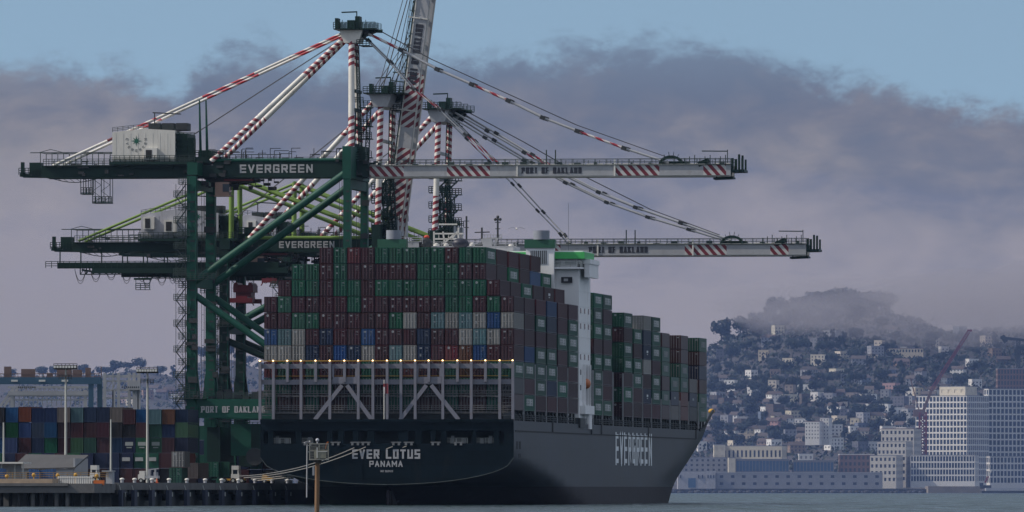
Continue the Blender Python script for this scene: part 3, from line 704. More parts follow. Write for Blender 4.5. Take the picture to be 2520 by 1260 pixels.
# starboard faces, bay by bay (top tier first); lower case letter after the colour: l = block lettering, m = small mark
COLS = {  # (bay, column) -> tiers, top first; the column numbers count from port
    (0, 17): None,
    (1, 17): 'R R R R B R Gl R Gl'[2:], (2, 17): 'R Gl R Gl Gl Gl R', (3, 17): 'B N R Gl Gl N R', (4, 17): 'R R Gl R R Gl R', (5, 17): 'R Gl Gl Gl R R R'}
COLS[(1, 17)] = 'R R R B Gl R Gl'
COLS[(1, 16)] = 'R R R'; COLS[(2, 16)] = 'Gl Rm R'; COLS[(3, 16)] = 'R R R'; COLS[(4, 16)] = 'Rm R R'; COLS[(5, 16)] = 'R R R'
COLS[(1, 15)] = 'R R R'; COLS[(2, 15)] = 'R Gl R'; COLS[(3, 15)] = 'R R R'; COLS[(4, 15)] = 'R B R'; COLS[(5, 15)] = 'Gl G'
FWD = {6: 'Gl Gl Gl R Gl Gl Gl Gl', 7: 'Gl R Gl R Gl R R Gl', 9: 'Gl R Gl Gl R Gl R', 10: 'Gl R Gl Gl R R', 11: 'W N Nm W R Nm R', 12: 'Gl Gl Gl R Gl Gl R', 13: 'R Gl Gl R Gl R', 14: 'Gl Nm T', 15: 'R R Gl Gl r r', 16: 'T Nm D', 17: 'Gl R N R Gl Gl'}
for b, s in FWD.items(): COLS[(b, 17)] = s
DOORCOL = {(7, 16): 'G R R G', (8, 16): 'G R R W R D D', (9, 16): 'G r W G D G D', (10, 16): 'R W R R R R', (11, 16): 'W N R R', (15, 16): 'O O G G', (14, 16): 'R R G G', (16, 16): 'G N R r N R', (17, 16): 'G G N R'}
COLS.update(DOORCOL)
def side_label(k, lg, tier, bay, col):
    if bay < 6: where = '%s tier up, %s bay behind the stern stack' % (ORD[tier + 1], ORD[bay])
    else: where = '%s tier up, %s bay forward of the deckhouse' % (ORD[tier + 1], ORD[bay - 5])
    side = {17: 'starboard', 16: 'second inboard', 15: 'third inboard'}[col]
    return '%s %scontainer in %s column, %s' % (CC[k][0], 'lettered ' if lg == 1 else '', side, where)
for (b, c), s in COLS.items():
    if not s: continue
    its = s.split(); n = len(its); t0_, L = BAY[b]
    if b < 6: topt = {17: 7, 16: 8, 15: 10}[c] if not (c == 15 and b == 5) else 9
    else: topt = n
    if (b, c) in DOORCOL and c == 16:
        topt = {7: 8, 8: 7, 9: 7, 10: 6, 11: 7, 14: 6, 15: 6, 16: 6, 17: 6}[b]
    if b == 7 and c == 16: topt = 8
    for i, it in enumerate(its):
        tier = topt - 1 - i; k = it[0]; lg = 1 if it[1:] == 'l' else (2 if it[1:] == 'm' else 0)
        container(k, -22.87 + .19 + CW * (c + .5), t0_ + .1, ZB + tier * PIT, L, side_label(k, lg, tier, b, c), 'containers along the starboard side of the ship', logo=lg, doors=(b >= 6), stuff=(b >= 13 and (c == 17 or tier < topt - 2)) or (c == 16 and tier < topt - 4))
# what is stacked behind those faces reads as one mass
for b, (t0_, L) in enumerate(BAY):
    for c in range(18):
        if b == 0: continue
        if b < 6: h = {17: 0, 16: 5, 15: 7 if b < 5 else 7}.get(c, 10 if (4 <= c) else (9 if c > 1 else 7 + c))
        else: h = {6: 8, 7: 8, 8: 7, 9: 7, 10: 6, 11: 7, 12: 7, 13: 6, 14: 6, 15: 6, 16: 6, 17: 5}[b]
        if b >= 6 and c == 17: h = 0
        if (b, c) in DOORCOL: h -= len(DOORCOL[(b, c)].split())
        if b >= 6 and c < 17 and (b, c) not in DOORCOL: h -= 0
        for tier in range(max(0, h)):
            if 2 < c < 14 and 0 < tier < h - 1: continue
            x = -22.87 + .19 + CW * (c + .5); z = ZB + tier * PIT
            ms.bx(x - 1.2, x + 1.2, t0_ + .15, t0_ + L - .1, z, z + 2.86, rnd.choice((0, 1, 1, 4)))

# ================================================================ QUAY CRANES
ZQ = 3.9
rW, rL = -28.0, -58.4
def crane(label, tc, hs, zg0, zg1, rr, rt, zap, rap, rdiag, P):
    """tc: middle along the berth, hs: half the leg spread, zg: girder bottom/top, rr/rt: rear end and boom tip"""
    root = thing('container_crane', label, 'crane', (rW + rL) / 2, tc, ZQ, 'ship to shore gantry cranes')
    tn, tf = tc - hs, tc + hs; ga, gb = tc - 4.2, tc + 4.2
    B_ = P.get('typeB'); G = M_GRN if not B_ else M_DGR
    def b(mb, name, mats, par=root): return mb.build(name, mats, par, OFF[root.name])
    # legs, bogies
    for r, lean in ((rL, 0), (rW, 0)):
        for t in (tn, tf):
            m = MB(); w = 1.95 if r == rL else 1.5
            m.beam((r, t, ZQ + 2.6), (r, t, 19), w * 1.25, 2.2, 0, up=(0, 1, 0)); m.beam((r, t, 19), (r, t, zg0 - .02), w, 1.8, 0, up=(0, 1, 0), w2=w * .93)
            m.beam((r, t, 20), (r, t, 27), w * 1.7, 1.0, 0, up=(0, 1, 0), w2=w * .9)
            for k in range(int((zg0 - 8) / 1.9)):
                z = 7 + k * 1.9; m.bx(r - w * .12, r + w * .34, t - 1.14 if z < 19 else t - .94, t - .9 if z > 19 else t - 1.1, z, z + .35, 1)
            m.bx(r + w * .36, r + w * .46, t - 1.15, t - .85, 8, zg0 - 2, 2)
            b(m, 'leg', [G, M_DARK, M_GRN])
            m = MB()
            for k in (-3.2, 0, 3.2):
                m.bx(r - .5, r + .5, t + k - 1.2, t + k + 1.2, ZQ + 1.0, ZQ + 2.2)
                for q in (-.6, .6): m.tube((r - .3, t + k + q, ZQ + .42), (r + .3, t + k + q, ZQ + .42), .4, 10, 1)
            m.bx(r - .6, r + .6, t - 4.6, t + 4.6, ZQ + 2.0, ZQ + 2.9)
            b(m, 'bogie', [M_DGR, M_DARK])
    for t in (tn, tf):
        m = MB(); m.bx(rL - .2, rW + .2, t - .75, t + .75, 16.6, 20.3); m.rail((rL, t - .7, 20.3), (rW, t - .7, 20.3), 1.2, 2, .05, 1)
        b(m, 'portal_beam', [M_GRN, M_RAIL])
        m = MB(); zb = P['zmid']
        m.tube((rL + .3, t, zb), (rW - .2, t, zg0 + .6), .72, 12); b(m, 'upper_brace', [M_GRN])
        m = MB(); m.tube((rL + .3, t, zb - 2.3), (rW, t, 19.5), .68, 12); b(m, 'lower_brace', [M_GRN if not B_ else M_DGR])
    for r in (rL, rW):
        for z in (18.0, P['zmid'], zg0 - 1.6): m = MB(); m.bx(r - .6, r + .6, tn + .9, tf - .9, z - .9, z + .9); b(m, 'tie_beam', [G])
    # stair tower on the landside leg
    m = MB(); x0, x1 = rL - 3.0, rL - 1.1; k = 0; z = ZQ + 3
    while z < zg0 - 3:
        a, c = (x0, x1) if k % 2 else (x1, x0)
        m.beam((a, tn - .6, z), (c, tn - .6, z + 2.5), .7, .12); m.beam((a, tn - 1, z + 1), (c, tn - 1, z + 3.5), .06, .06)
        xa = x0 - .4 if not k % 2 else x0 + .5; m.bx(xa, xa + 2.2, tn - 1.5, tn + .3, z + 2.45, z + 2.55); m.rail((xa, tn - 1.5, z + 2.5), (xa + 2.2, tn - 1.5, z + 2.5), 1.2, .7, .045)
        m.rail((xa, tn + .3, z + 2.5), (xa + 2.2, tn + .3, z + 2.5), 1.2, .7, .045)
        for s in (x0, x1): m.beam((s, tn - 1.2, z), (s, tn - 1.2, z + 2.5), .09, .09)
        z += 2.5; k += 1
    m.bx(rL - 4.2, rL + 3, tn - 2.2, tn - .9, 20.35, 20.5); m.rail((rL - 4.2, tn - 2.2, 20.5), (rL + 3, tn - 2.2, 20.5), 1.2, .8, .05)
    m.bx(rL - 3.4, rL + 3.5, tn - 2.0, tn - 1, P['zmid'] + .4, P['zmid'] + .5); m.rail((rL - 3.4, tn - 2.0, P['zmid'] + .5), (rL + 5, tn - 2.0, P['zmid'] + .5), 1.2, .8, .05)
    b(m, 'stair_tower', [M_RAIL])
    # girders over the portal and behind it
    rj = rW + 3.2
    for t in (ga, gb):
        m = MB(); rs = rr + 4.5
        m.bx(rs, rL + 3, t - .6, t + .6, zg0, zg0 + (zg1 - zg0) * .72); m.bx(rL + 3, rj, t - .66, t + .66, zg0 - .1, zg1 - .25)
        m.beam((rs, t, zg0 + .8), (rs - 2.5, t, zg0 + .9), .9, 1.4, 0, h2=.5)
        if t == ga: m.tube((rL + 3.4, t - .5, zg1 - .02), (rW - 1.1, t - .5, zg1 - .02), .38, 10, 1)
        b(m, 'girder', [M_DGR, M_GRN if not B_ else M_GRN2])
    for k in range(12):
        m = MB(); r = rr + 5 + (rj - rr - 6) * k / 11; m.bx(r - .25, r + .25, ga + .7, gb - .7, zg0 + .5, zg0 + 1.4); b(m, 'cross_beam', [G])
    m = MB(); m.bx(rL - 1, rL + 1, tn, tf, zg0 + .25, zg1 - .6); b(m, 'portal_crosshead', [G]); m = MB(); m.bx(rW - .85, rW + .85, tn - 1, tf + 1, zg0 - .6, zg1 + 2.4)
    b(m, 'portal_crosshead', [G])
    if P.get('name'):
        m = MB(); x0 = P['name'][0]; x1 = P['name'][1]
        text(m, 'EVERGREEN', (x0, ga - .68, zg0 + (zg1 - zg0) * .24), (1, 0, 0), (0, 0, 1), (zg1 - zg0) * .5, x1 - x0, .2, gap=.3, blockA=True); b(m, 'girder_lettering', [M_LET])
    # walkways
    m = MB(); zt = zg0 + (zg1 - zg0) * .72
    m.rail((rr + 5, ga - 1.3, zt), (rL - 1, ga - 1.3, zt), 1.25, 1.1, .05); m.bx(rr + 5, rL - 1, ga - 1.4, ga - .62, zt - .1, zt)
    m.rail((rr + 5, gb + 1.3, zt), (rL - 1, gb + 1.3, zt), 1.25, 1.6, .05)
    for q in range(7):                     # light frames and cable trays behind the house
        r = rr + 4 + q * 2.3
        m.beam((r, ga + 1, zt), (r, ga + 1, zt + 2.6), .13, .13); m.beam((r, gb - 1, zt), (r, gb - 1, zt + 2.6), .13, .13); m.beam((r, ga + 1, zt + 2.6), (r, gb - 1, zt + 2.6), .12, .12)
    m.beam((rr + 2, ga + 1, zt + 2.6), (rr + 19, ga + 1, zt + 2.6), .16, .16); m.beam((rr + 4, gb - 1, zt + 2.6), (rr + 19, gb - 1, zt + 2.6), .16, .16)
    m.beam((rr + 4, ga, zt + 2.6), (rr + 6.2, ga, zt + 3.2), .12, .12); m.beam((rr + 6.2, ga, zt + 3.2), (rr + 8.6, ga, zt + 2.6), .12, .12)
    for q in range(6): r = rL + 6 + q * 1.6; m.beam((r, gb, zg1 - .2), (r, gb, zg1 + 1.4), .1, .1)
    m.beam((rL + 5, gb, zg1 + 1.4), (rL + 15, gb, zg1 + 1.4), .14, .14); m.rail((rL + 4, gb - .3, zg1 - .25), (rW - 2, gb - .3, zg1 - .25), 1.1, 1.5, .04)
    b(m, 'walkway', [M_RAIL])
    m = MB()                                # winch gear and buffers at the rear end
    m.bx(rr - .1, rr + 1.0, ga + 1, gb - 1, zg0 + .3, zg0 + 1.0); m.bx(rr + .2, rr + .8, ga + .5, ga + 1.5, zg0 + 1.0, zg0 + 3.1); m.bx(rr + 2.0, rr + 4.2, ga, ga + 3, zg0 + .9, zg0 + 3.0)
    m.rail((rr, ga - .5, zg0 + .6), (rr + 5, ga - .5, zg0 + .6), 1.3, .6, .06); m.beam((rr + .8, ga, zg0 + .3), (rr + 6, ga, zg0 + .2), .6, .5)
    for k in range(8):
        a = rr + 6 + k * 1.25; d = 1.3 * math.sin(math.pi * k / 8); e = 1.3 * math.sin(math.pi * (k + 1) / 8)
        m.beam((a, ga, zg0 - d * .7), (a + 1.25, ga, zg0 - e * .7), .14, .14); m.beam((a, ga, zg0 - .05), (a + 1.25, ga, zg0 - e * .7), .08, .08)
    b(m, 'rear_machinery', [M_DGR])
    # machinery house
    h0, h1 = P['house']; hz0 = zg0 + (zg1 - zg0) * .72 + .7; hz1 = hz0 + P.get('hh', 6.0); t0, t1 = ga - 1.2, gb + 2.5
    m = MB(); pk = P.get('peak', .75); mid = (h0 + h1) / 2
    pts = [(h0, t0, hz0), (h1, t0, hz0), (h1, t0, hz1 + (0 if pk > 0 else 0)), (mid, t0, hz1 + abs(pk)), (h0, t0, hz1 - .3)]
    pts += [(x, t1, z) for x, _, z in pts]
    m.add(pts, [(0, 1, 2, 3, 4), (9, 8, 7, 6, 5), (1, 6, 7, 2), (2, 7, 8, 3), (3, 8, 9, 4), (4, 9, 5, 0), (0, 5, 6, 1)])
    m.bx(h0 - .4, h1 + 4, t0 - 1.2, t1 + 1.0, hz0 - .6, hz0 - .05, 1); m.bx(h0 + 3, h0 + 12, t0, t1, hz0 - 1.2, hz0 - .62, 1)
    for k in range(int((h1 - h0) / 1.45)): x = h0 + .7 + k * 1.45; m.bx(x, x + .05, t0 - .03, t0 - .005, hz0 + .1, hz1 - .5, 0)
    hs_ = b(m, 'machinery_house', [M_HOUSE if not B_ else mat('shade-tinted house cladding', (.40, .40, .44), .55, 0, .15, .5, streak=(1.5, 1.5, .15), grime=((.25, .23, .22), .4, .45)), M_DGR])  # lilac shade on the rear cranes' houses is mixed into the cladding colour
    m = MB(); m.rail((h0 - .3, t0 - 1.1, hz0 - .05), (h1 + 4, t0 - 1.1, hz0 - .05), 1.2, 1.0, .05); m.rail((h0, t0 + .2, hz1 - .3), (mid, t0 + .2, hz1 + abs(pk)), .9, 1, .04); m.rail((mid, t0 + .2, hz1 + abs(pk)), (h1, t0 + .2, hz1), .9, 1, .04)
    b(m, 'house_railing', [M_RAIL], hs_)
    for (a, c, e, f) in P['doors']:
        m = MB(); m.bx(a - .1, c + .1, t0 - .9, t0 - .02, e - .1, f + .25, 0); m.bx(a + .25, a + .25 + (c - a) * .5, t0 - .95, t0 - .88, e + .1, f - .1, 1); b(m, 'house_door', [M_WHT, M_BLK], hs_)
    m = MB(); cx, cz, er = P['emblem']        # eight pointed star over an arc of letters
    st = []
    for i in range(16):
        g = math.pi * i / 8; q = er * ((1.0 if i % 4 == 0 else .8) if i % 2 == 0 else .30); st.append((cx + math.sin(g) * q, t0 - .04, cz + math.cos(g) * q))
    m.add([(cx, t0 - .05, cz)] + st, [(0, 1 + i, 1 + (i + 1) % 16) for i in range(16)])
    for i, ch in enumerate('EVERGREEN'):
        g = R(-100 + 25 * i) ; q = er * 1.62; px_, pz_ = cx + math.sin(g) * q, cz - math.cos(g) * q
        tx = Vector((math.cos(g), 0, math.sin(g))); tz = Vector((-math.sin(g), 0, math.cos(g)))
        h = er * .46; text(m, ch, Vector((px_, t0, pz_)) - tx * h * .4 - tz * h * .5, tx, tz, h, h * .8, .2, blockA=True, m=1)
    b(m, 'house_emblem', [mat('emblem green', (0.01, 0.10, 0.06), .5), mat('emblem lettering', (.16, .17, .17), .6)], hs_)
    m = MB(); x = mid + .6
    for k in range(3): m.bx(x + k * 2.7, x + k * 2.7 + 2.3, t0 + 2, t0 + 6, hz1 + .05, hz1 + 1.5)
    m.beam((mid + 2, t0 + 1, hz1), (mid + 2, t0 + 1, hz1 + 3.4), .18, .18); m.beam((mid + 1.6, t0 + 1, hz1 + 3.5), (mid + 7.2, t0 + 1, hz1 + 3.2), .16, .22)
    b(m, 'roof_unit', [M_DARK], hs_)
    m = MB(); m.bx(h1 + .1, h1 + 2.2, t0 + 1, t1 - 1, hz0, hz1 - .6); m.bx(h1 + 2.4, h1 + 3.6, t0 + .5, t0 + 3, hz0, hz1 - 1.5)
    for k in range(6): m.rail((h1 + .1, t0 + .4, hz0 + k * 1.0), (h1 + 3.8, t0 + .4, hz0 + k * 1.0), .6, .7, .05)
    m.bx(h1 + 3, h1 + 9, t0 + .5, t1 - 1, hz0 - .3, hz0 + .9); m.bx(h1 + 5, h1 + 7, t0 + 1, t1 - 1, hz0 + .9, hz0 + 2.2); m.rail((h1 + 4, t0, hz0 + .9), (h1 + 9.5, t0, hz0 + .9), 1.2, .7, .06)
    b(m, 'winch_room', [M_DGR])
    # mast over the waterside legs
    hN = 6.3 if not B_ else 9.2; hT = 2.2 if not B_ else 8.3
    for s, sm in ((-1, M_SPIR), (1, M_SPIR2)):
        m = MB(); p0 = Vector((rW - .0, tc + s * hN, zg1)); p1 = Vector((rap + .1, tc + s * hT, zap)); L = (p1 - p0).length
        cuts = P['mast']; v = 0.0
        for (f0, f1, k) in cuts:
            v = m.tube(p0.lerp(p1, f0), p0.lerp(p1, f1), .60, 14, k, v0=v, cap=False)
        b(m, 'mast_leg', [M_WHT, sm])
    m = MB()
    for f in ((.12, .26, .40, .55) if not B_ else (.1, .3, .5, .7)):
        z = zg1 + (zap - zg1) * f; hw = hN * (1 - f) + hT * f; m.beam((rW + .5 * f, tc - hw, z), (rW + .5 * f, tc + hw, z), .6, .6)
    b(m, 'mast_tie', [M_DGR if not B_ else M_GREYP])
    m = MB()                                # ladder landings up the mast
    for f in P['land']:
        z = zg1 + (zap - zg1) * f; m.bx(rW + .6, rW + 2.9, tc + 1, tc + 3.6, z, z + .2); m.rail((rW + .6, tc + 1, z + .2), (rW + 2.9, tc + 1, z + .2), 1.2, .7, .06); m.rail((rW - .9, tc - 4, z + .8), (rW + 2, tc - 4, z + .8), 1.1, .8, .06)
    for x in (rW - .9, rW + 2.0): m.truss((x, tc + 1, zg1), (x + .4, tc + 1, zg1 + (zap - zg1) * (.42 if not B_ else .35)), .7, .7, 1.5, .09)
    m.truss((rW + .9, tc, zg1), (rap + .9, tc, zap - 2), .6, .6, 1.4, .07)
    m.bx(rW + 1.0, rW + 2.2, tc - 3, tc + 3, zg1 - .3, zg1 + 2.6); m.bx(rW - 2.2, rW + 2.6, tc - 6, tc - 5, zg1 - .1, zg1 + .1); m.rail((rW - 2.2, tc - 6, zg1 + .1), (rW + 3.4, tc - 6, zg1 + .1), 1.3, .7, .06)
    if B_:
        for f in P['land']:
            z = zg1 + (zap - zg1) * f
            for y in (-hN + 1.4, hN - 2.6): m.bx(rW - 1.4, rW + 3.4, tc + y, tc + y + 1.6, z + .6, z + .8); m.rail((rW - 1.4, tc + y, z + .8), (rW + 3.4, tc + y, z + .8), 1.2, .6, .07); m.beam((rW + .2, tc + y, z - 1.6), (rW + 2.6, tc + y, z + .6), .3, .3)
        for y in (-6, 0, 6): m.bx(rW + 1.6, rW + 3.6, tc + y, tc + y + 2.5, zg1 + .4, zg1 + 3.4, 1); m.rail((rW + 1.2, tc + y - .3, zg1 + 3.4), (rW + 4, tc + y - .3, zg1 + 3.4), 1.2, .5, .07)
        for x in (rW + 1.6, rW + 3.2): m.truss((x, tc - 7, zg1), (x - .8, tc - 7, zg1 + (zap - zg1) * .45), .8, .8, 1.6, .12)
    b(m, 'mast_landing', [M_DGR, M_GREYP])
    # apex
    m = MB(); ap = [(rap - 1.3, zap - 1.6), (rap + 1.5, zap - 1.6), (rap + 2.4, zap + .9), (rap - 2.2, zap + .9)]
    ha = hT + .8; m.add([(x, tc - ha, z) for x, z in ap] + [(x, tc + ha, z) for x, z in ap], [(0, 1, 2, 3), (7, 6, 5, 4), (1, 5, 6, 2), (2, 6, 7, 3), (3, 7, 4, 0), (0, 4, 5, 1)])
    b(m, 'apex', [M_WHT if not B_ else M_GREYP])
    m = MB(); zp = zap + .95
    hq = hT + 1.8; m.bx(rap - 3.2, rap + 5.0, tc - hq, tc + hq, zp, zp + .22)
    for y in (-hq, 0, hq): m.rail((rap - 3.2, tc + y, zp + .2), (rap + 5.0, tc + y, zp + .2), 1.2, .8, .06)
    m.add([(rap, tc - 1.5, zp), (rap + 5.4, tc - 1.5, zp - .05), (rap + 1.8, tc - 1.5, zp - 1.5), (rap, tc + 1.5, zp), (rap + 5.4, tc + 1.5, zp - .05), (rap + 1.8, tc + 1.5, zp - 1.5)], [(0, 2, 1), (3, 4, 5), (0, 1, 4, 3), (1, 2, 5, 4), (2, 0, 3, 5)])
    m.bx(rap - 3.2, rap - 2.6, tc - 2, tc + 1, zp + .2, zp + 2.3); m.bx(rap - .8, rap + .6, tc - 2, tc + 2, zp + .2, zp + 1.9); m.bx(rap + .6, rap + 1.5, tc - 1, tc + 2, zp + .2, zp + 2.7)
    m.beam((rap + .8, tc, zp), (rap + .8, tc, zp + 3.6), .2, .2); m.beam((rap - 2.2, tc, zp + 3.5), (rap + .9, tc, zp + 3.6), .18, .26); m.tube((rap + 4.8, tc - 1, zp - .2), (rap + 6.0, tc - 1, zp - .25), .35, 8)
    for x in (-2.4, -1.6, 2.2, 3.0): m.beam((rap + x, tc - 3, zp), (rap + x, tc - 3, zp + 1.9), .11, .11)
    m.bx(rap + 1.6, rap + 3.6, tc - 3, tc + 3, zap - 2.2, zap - 2.05); m.rail((rap + 1.2, tc - 3, zap - 2.1), (rap + 3.7, tc - 3, zap - 2.1), 1.1, .7, .06)
    b(m, 'apex_platform', [M_DGR])
    # inclined back legs and rear stays
    for s, sm in ((-1, M_SPIR), (1, M_SPIR2)):
        m = MB(); p0 = Vector((rdiag, tc + s * hN * .82, zg1 - .2)); p1 = Vector((rap - 1.4, tc + s * (hT - .2), zap - .6)); v = 0.0
        for f0, f1, k in P['back']: v = m.tube(p0.lerp(p1, f0), p0.lerp(p1, f1), .50, 12, k, v0=v, cap=False)
        b(m, 'back_leg', [M_WHT, sm])
    if not B_:
        for s in (-1, 1):
            m = MB(); p0 = Vector((P['stay_r'], tc + s * 3.6, zg0 + 2.4)); p1 = Vector((rap - 1.9, tc + s * 2.3, zap + .2)); v = 0.0
            for f0, f1, k in P['stay']: v = m.tube(p0.lerp(p1, f0), p0.lerp(p1, f1), .26, 8, k, v0=v, cap=False)
            b(m, 'rear_stay', [M_WHT, mat('red and white stay bands', (.60, .58, .54), .5, stripe=((.36, .018, .03), 3.4, 1.0, 0, .42)), M_RED])
        m = MB()
        for px, py0, py1 in P['hang']:
            q0 = Q(px, py0, tc); q1 = Q(px - 0 , py1, tc); m.beam((q1[0] + .25, tc, q1[1]), (q0[0], tc, q0[1]), .55, .45, 0, w2=.22)
        b(m, 'stay_hanger', [M_GRN])
    else:
        for s in (-1, 1):
            pr_ = rL + .6; pz = zg1 + 12.5
            m = MB(); m.tube((pr_, tc + s * 5.6, zg1 - .6), (pr_, tc + s * 5.0, pz), .52, 12); b(m, 'stay_post', [M_GRN2])
            m = MB(); m.tube((rr + 5.5, tc + s * 3.6, zg0 + 2.2), (pr_, tc + s * 5.0, pz - .2), .27, 8); b(m, 'rear_stay', [M_GRN2])
            m = MB(); m.tube((pr_, tc + s * 5.0, pz - .3), (rW - 1, tc + s * 5.6, zg1 + .9), .34, 8); m.tube((pr_ - .2, tc + s * 4.2, pz - 1.6), (rW - 3, tc + s * 4.6, zg1 + .2), .28, 8); b(m, 'fore_stay', [M_GRN2])
        m = MB(); m.tube((rL + .6, tc - 5, zg1 + 12.4), (rL + .6, tc + 5, zg1 + 12.4), .4, 8); b(m, 'stay_crosspiece', [M_GRN2])
        m = MB(); zl = zg0 - 2.6                         # festoon track under the girder with its cable loops
        m.bx(rr + 1.5, rL + 10, ga - .8, ga - .5, zl - .7, zl + .5); m.bx(rr + 8.5, rL + 12, ga - 1.2, ga - .85, zl - 1.7, zl - .6); m.rail((rr - .8, ga - 1.2, zl - .6), (rL - 2, ga - 1.2, zl - .6), 1.3, 1.2, .06)
        for q in range(9): r = rr + 2 + q * 4.2; m.beam((r, ga - .7, zl), (r, ga - .6, zg0 + .1), .22, .22)
        for q in range(16):
            r = rr + 6 + q * 2.6; m.truss((r, ga - .2, zl - .9), (r + 2.5, ga - .2, zl - .9), .5, 1.9, 1.2, .12); m.beam((r, ga + 1.5, zl - rnd.uniform(-.4, 1.6)), (r + 2.2, ga + 1.5, zl - rnd.uniform(-.4, 1.6)), .3, rnd.uniform(.2, .6))
        m.bx(rr + 14, rL + 14, ga + 1.2, ga + 1.6, zl - 2.4, zl - 1.2); m.bx(rr + 5, rL + 14, ga + 3, ga + 3.4, zl - .2, zl + .5); m.rail((rr + 14, ga + .4, zl - 1.2), (rL + 12, ga + .4, zl - 1.2), 1.3, .9, .08)
        r = rr + 17; m.bx(r, r + 3.4, ga - 1.5, ga, zl - 3.0, zl - 2.6); m.rail((r + .4, ga - 1.5, zl - 4.9), (r + 3.2, ga - 1.5, zl - 4.9), 1.2, .8, .07); m.bx(r + .4, r + 3.2, ga - 1.5, ga, zl - 5.0, zl - 4.9)
        for xx in (r + .4, r + 3.2): m.beam((xx, ga - 1.4, zl - 5), (xx, ga - 1.4, zl - 2.8), .1, .1)
        b(m, 'festoon_track', [M_DGR])
        for q in range(9):
            m = MB(); r = rr + 5 + q * 3.1; d = 2.9 - (q % 3) * .35
            for dd in (1.0, .82):
                pp = [Vector((r + 2.3 * i / 8, ga - .9, zl - .8 - d * dd * (1 - abs(2 * i / 8 - 1) ** 2.2))) for i in range(9)]; m.path(pp, .05, 4)
            b(m, 'festoon_cable', [M_BLK])
    m = MB(); x0 = rL + 2.4                      # switch rooms and cable drum on the portal
    m.bx(x0, x0 + 2.6, tn + 3, tf - 3, ZQ + 3.4, ZQ + 11); b(m, 'switch_room', [M_DGR])
    m = MB(); m.bx(x0 + 4.5, x0 + 8.5, tn + 4, tf - 6, ZQ + 5.4, ZQ + 11.6); m.rail((x0, tn + 2.5, ZQ + 11), (x0 + 8.5, tn + 2.5, ZQ + 11), 1.2, .9, .06, 0); b(m, 'switch_room', [M_GRN])
    m = MB(); m.tube((rL + 12, tn + 1.2, ZQ + 5.2), (rL + 12, tn + 1.8, ZQ + 5.2), 1.7, 20); b(m, 'cable_drum', [M_DARK])
    m = MB(); q_ = random.Random(int(tc))       # pipes, boxes, ladders and junction gear along girders and legs
    for _ in range(60):
        r = q_.choice((q_.uniform(rr + 5, rL), q_.uniform(rL, rL + 6), q_.uniform(rW - 4, rj))); t = q_.choice((ga - .95, gb + .95)); z = q_.uniform(zg0 - .2, zg1 + .3); w = q_.uniform(.3, 1.5)
        m.bx(r, r + w, t - .3, t + .25, z, z + q_.uniform(.2, .7))
    for _ in range(60):
        r = q_.uniform(rL - 2, rW); z0 = zg1 - .1; h = q_.uniform(.5, 2.6); t = q_.uniform(ga, gb); m.beam((r, t, z0), (r, t, z0 + h), .12, .12)
        if q_.random() < .5: m.beam((r, t, z0 + h), (r + q_.uniform(.6, 3), t, z0 + h), .1, .12)
    for _ in range(45):
        r = q_.uniform(rL - 1, rL + 14); t = q_.uniform(ga, gb); z0 = zg0 - q_.uniform(.2, 2.6); m.bx(r, r + q_.uniform(.3, 1.6), t, t + .5, z0, z0 + q_.uniform(.2, .8)); m.beam((r, t, z0), (r, t, zg0), .1, .1)
    for r, w in ((rL, 1.95), (rW, 1.5)):
        for t in (tn, tf):
            for _ in range(9):
                z = q_.uniform(8, zg0 - 3); m.bx(r + q_.uniform(-.6, .3) * w, r + q_.uniform(.4, .8) * w, t - 1.6, t - 1.0, z, z + q_.uniform(.3, 1.2))
            m.beam((r - w * .62, t - .9, 22), (r - w * .62, t - .9, zg0 - 1), .10, .10); m.beam((r - w * .62 - .5, t - .9, 22), (r - w * .62 - .5, t - .9, zg0 - 1), .08, .08)
            for k in range(int((zg0 - 24) / 3)): z = 22 + k * 3; m.beam((r - w * .62 - .5, t - .9, z), (r - w * .62, t - .9, z), .08, .08)
    for k in range(16):
        x = rL + 3 + k * 1.7; m.bx(x, x + q_.uniform(.5, 1.5), tn + 1, tn + 3, 20.32, 20.3 + q_.uniform(.4, 2.0))
    b(m, 'service_pipes', [M_DARK])
    # boom
    tilt = P.get('tilt', 0.0); hinge = Vector((rj, tc, zg0 + .6))
    ct, stt = math.cos(tilt), math.sin(tilt)
    def BM(x, t, z):                              # along the boom, across, over its underside
        return Vector((hinge.x + x * ct - z * stt, t, hinge.z - .6 + x * stt + z * ct + .0))
    Lb = rt - rj; D = P.get('bd', 2.05)
    ax, az = (ct, 0, stt), (-stt, 0, ct)
    for t in (tc - 3.1, tc + 3.1):
        m = MB(); cuts = [0.0] + [f for a in P['hatch'] for f in a] + [1.0]
        for i in range(len(cuts) - 1):
            if cuts[i + 1] - cuts[i] < 1e-4: continue
            m.beam(BM(Lb * cuts[i], t, D / 2), BM(Lb * cuts[i + 1], t, D / 2), 1.1, D, 1 if i % 2 else 0, up=az if abs(tilt) > .5 else (0, 0, 1))
        m.beam(BM(0, t, -.12), BM(Lb, t, -.12), .5, .2, 2, up=az); m.beam(BM(0, t - .6, D + .05), BM(Lb * .93, t - .6, D + .05), .3, .22, 2, up=az)
        b(m, 'boom', [M_GREYP, M_DIAGB, M_WHT])
    m = MB(); nR = int(Lb / 2.2)
    for t, mm_ in ((tc - 3.9, 0), (tc + 3.9, 0), (tc - 2.3, 0)):
        for i in range(nR + 1):
            x = Lb * i / nR; m.beam(BM(x, t, D), BM(x, t, D + 1.2), .09, .09)
        for z in (D + .65, D + 1.2): m.beam(BM(0, t, z), BM(Lb, t, z), .08, .08)
    m.beam(BM(0, tc - 3.5, D + .06), BM(Lb, tc - 3.5, D + .06), .9, .1)
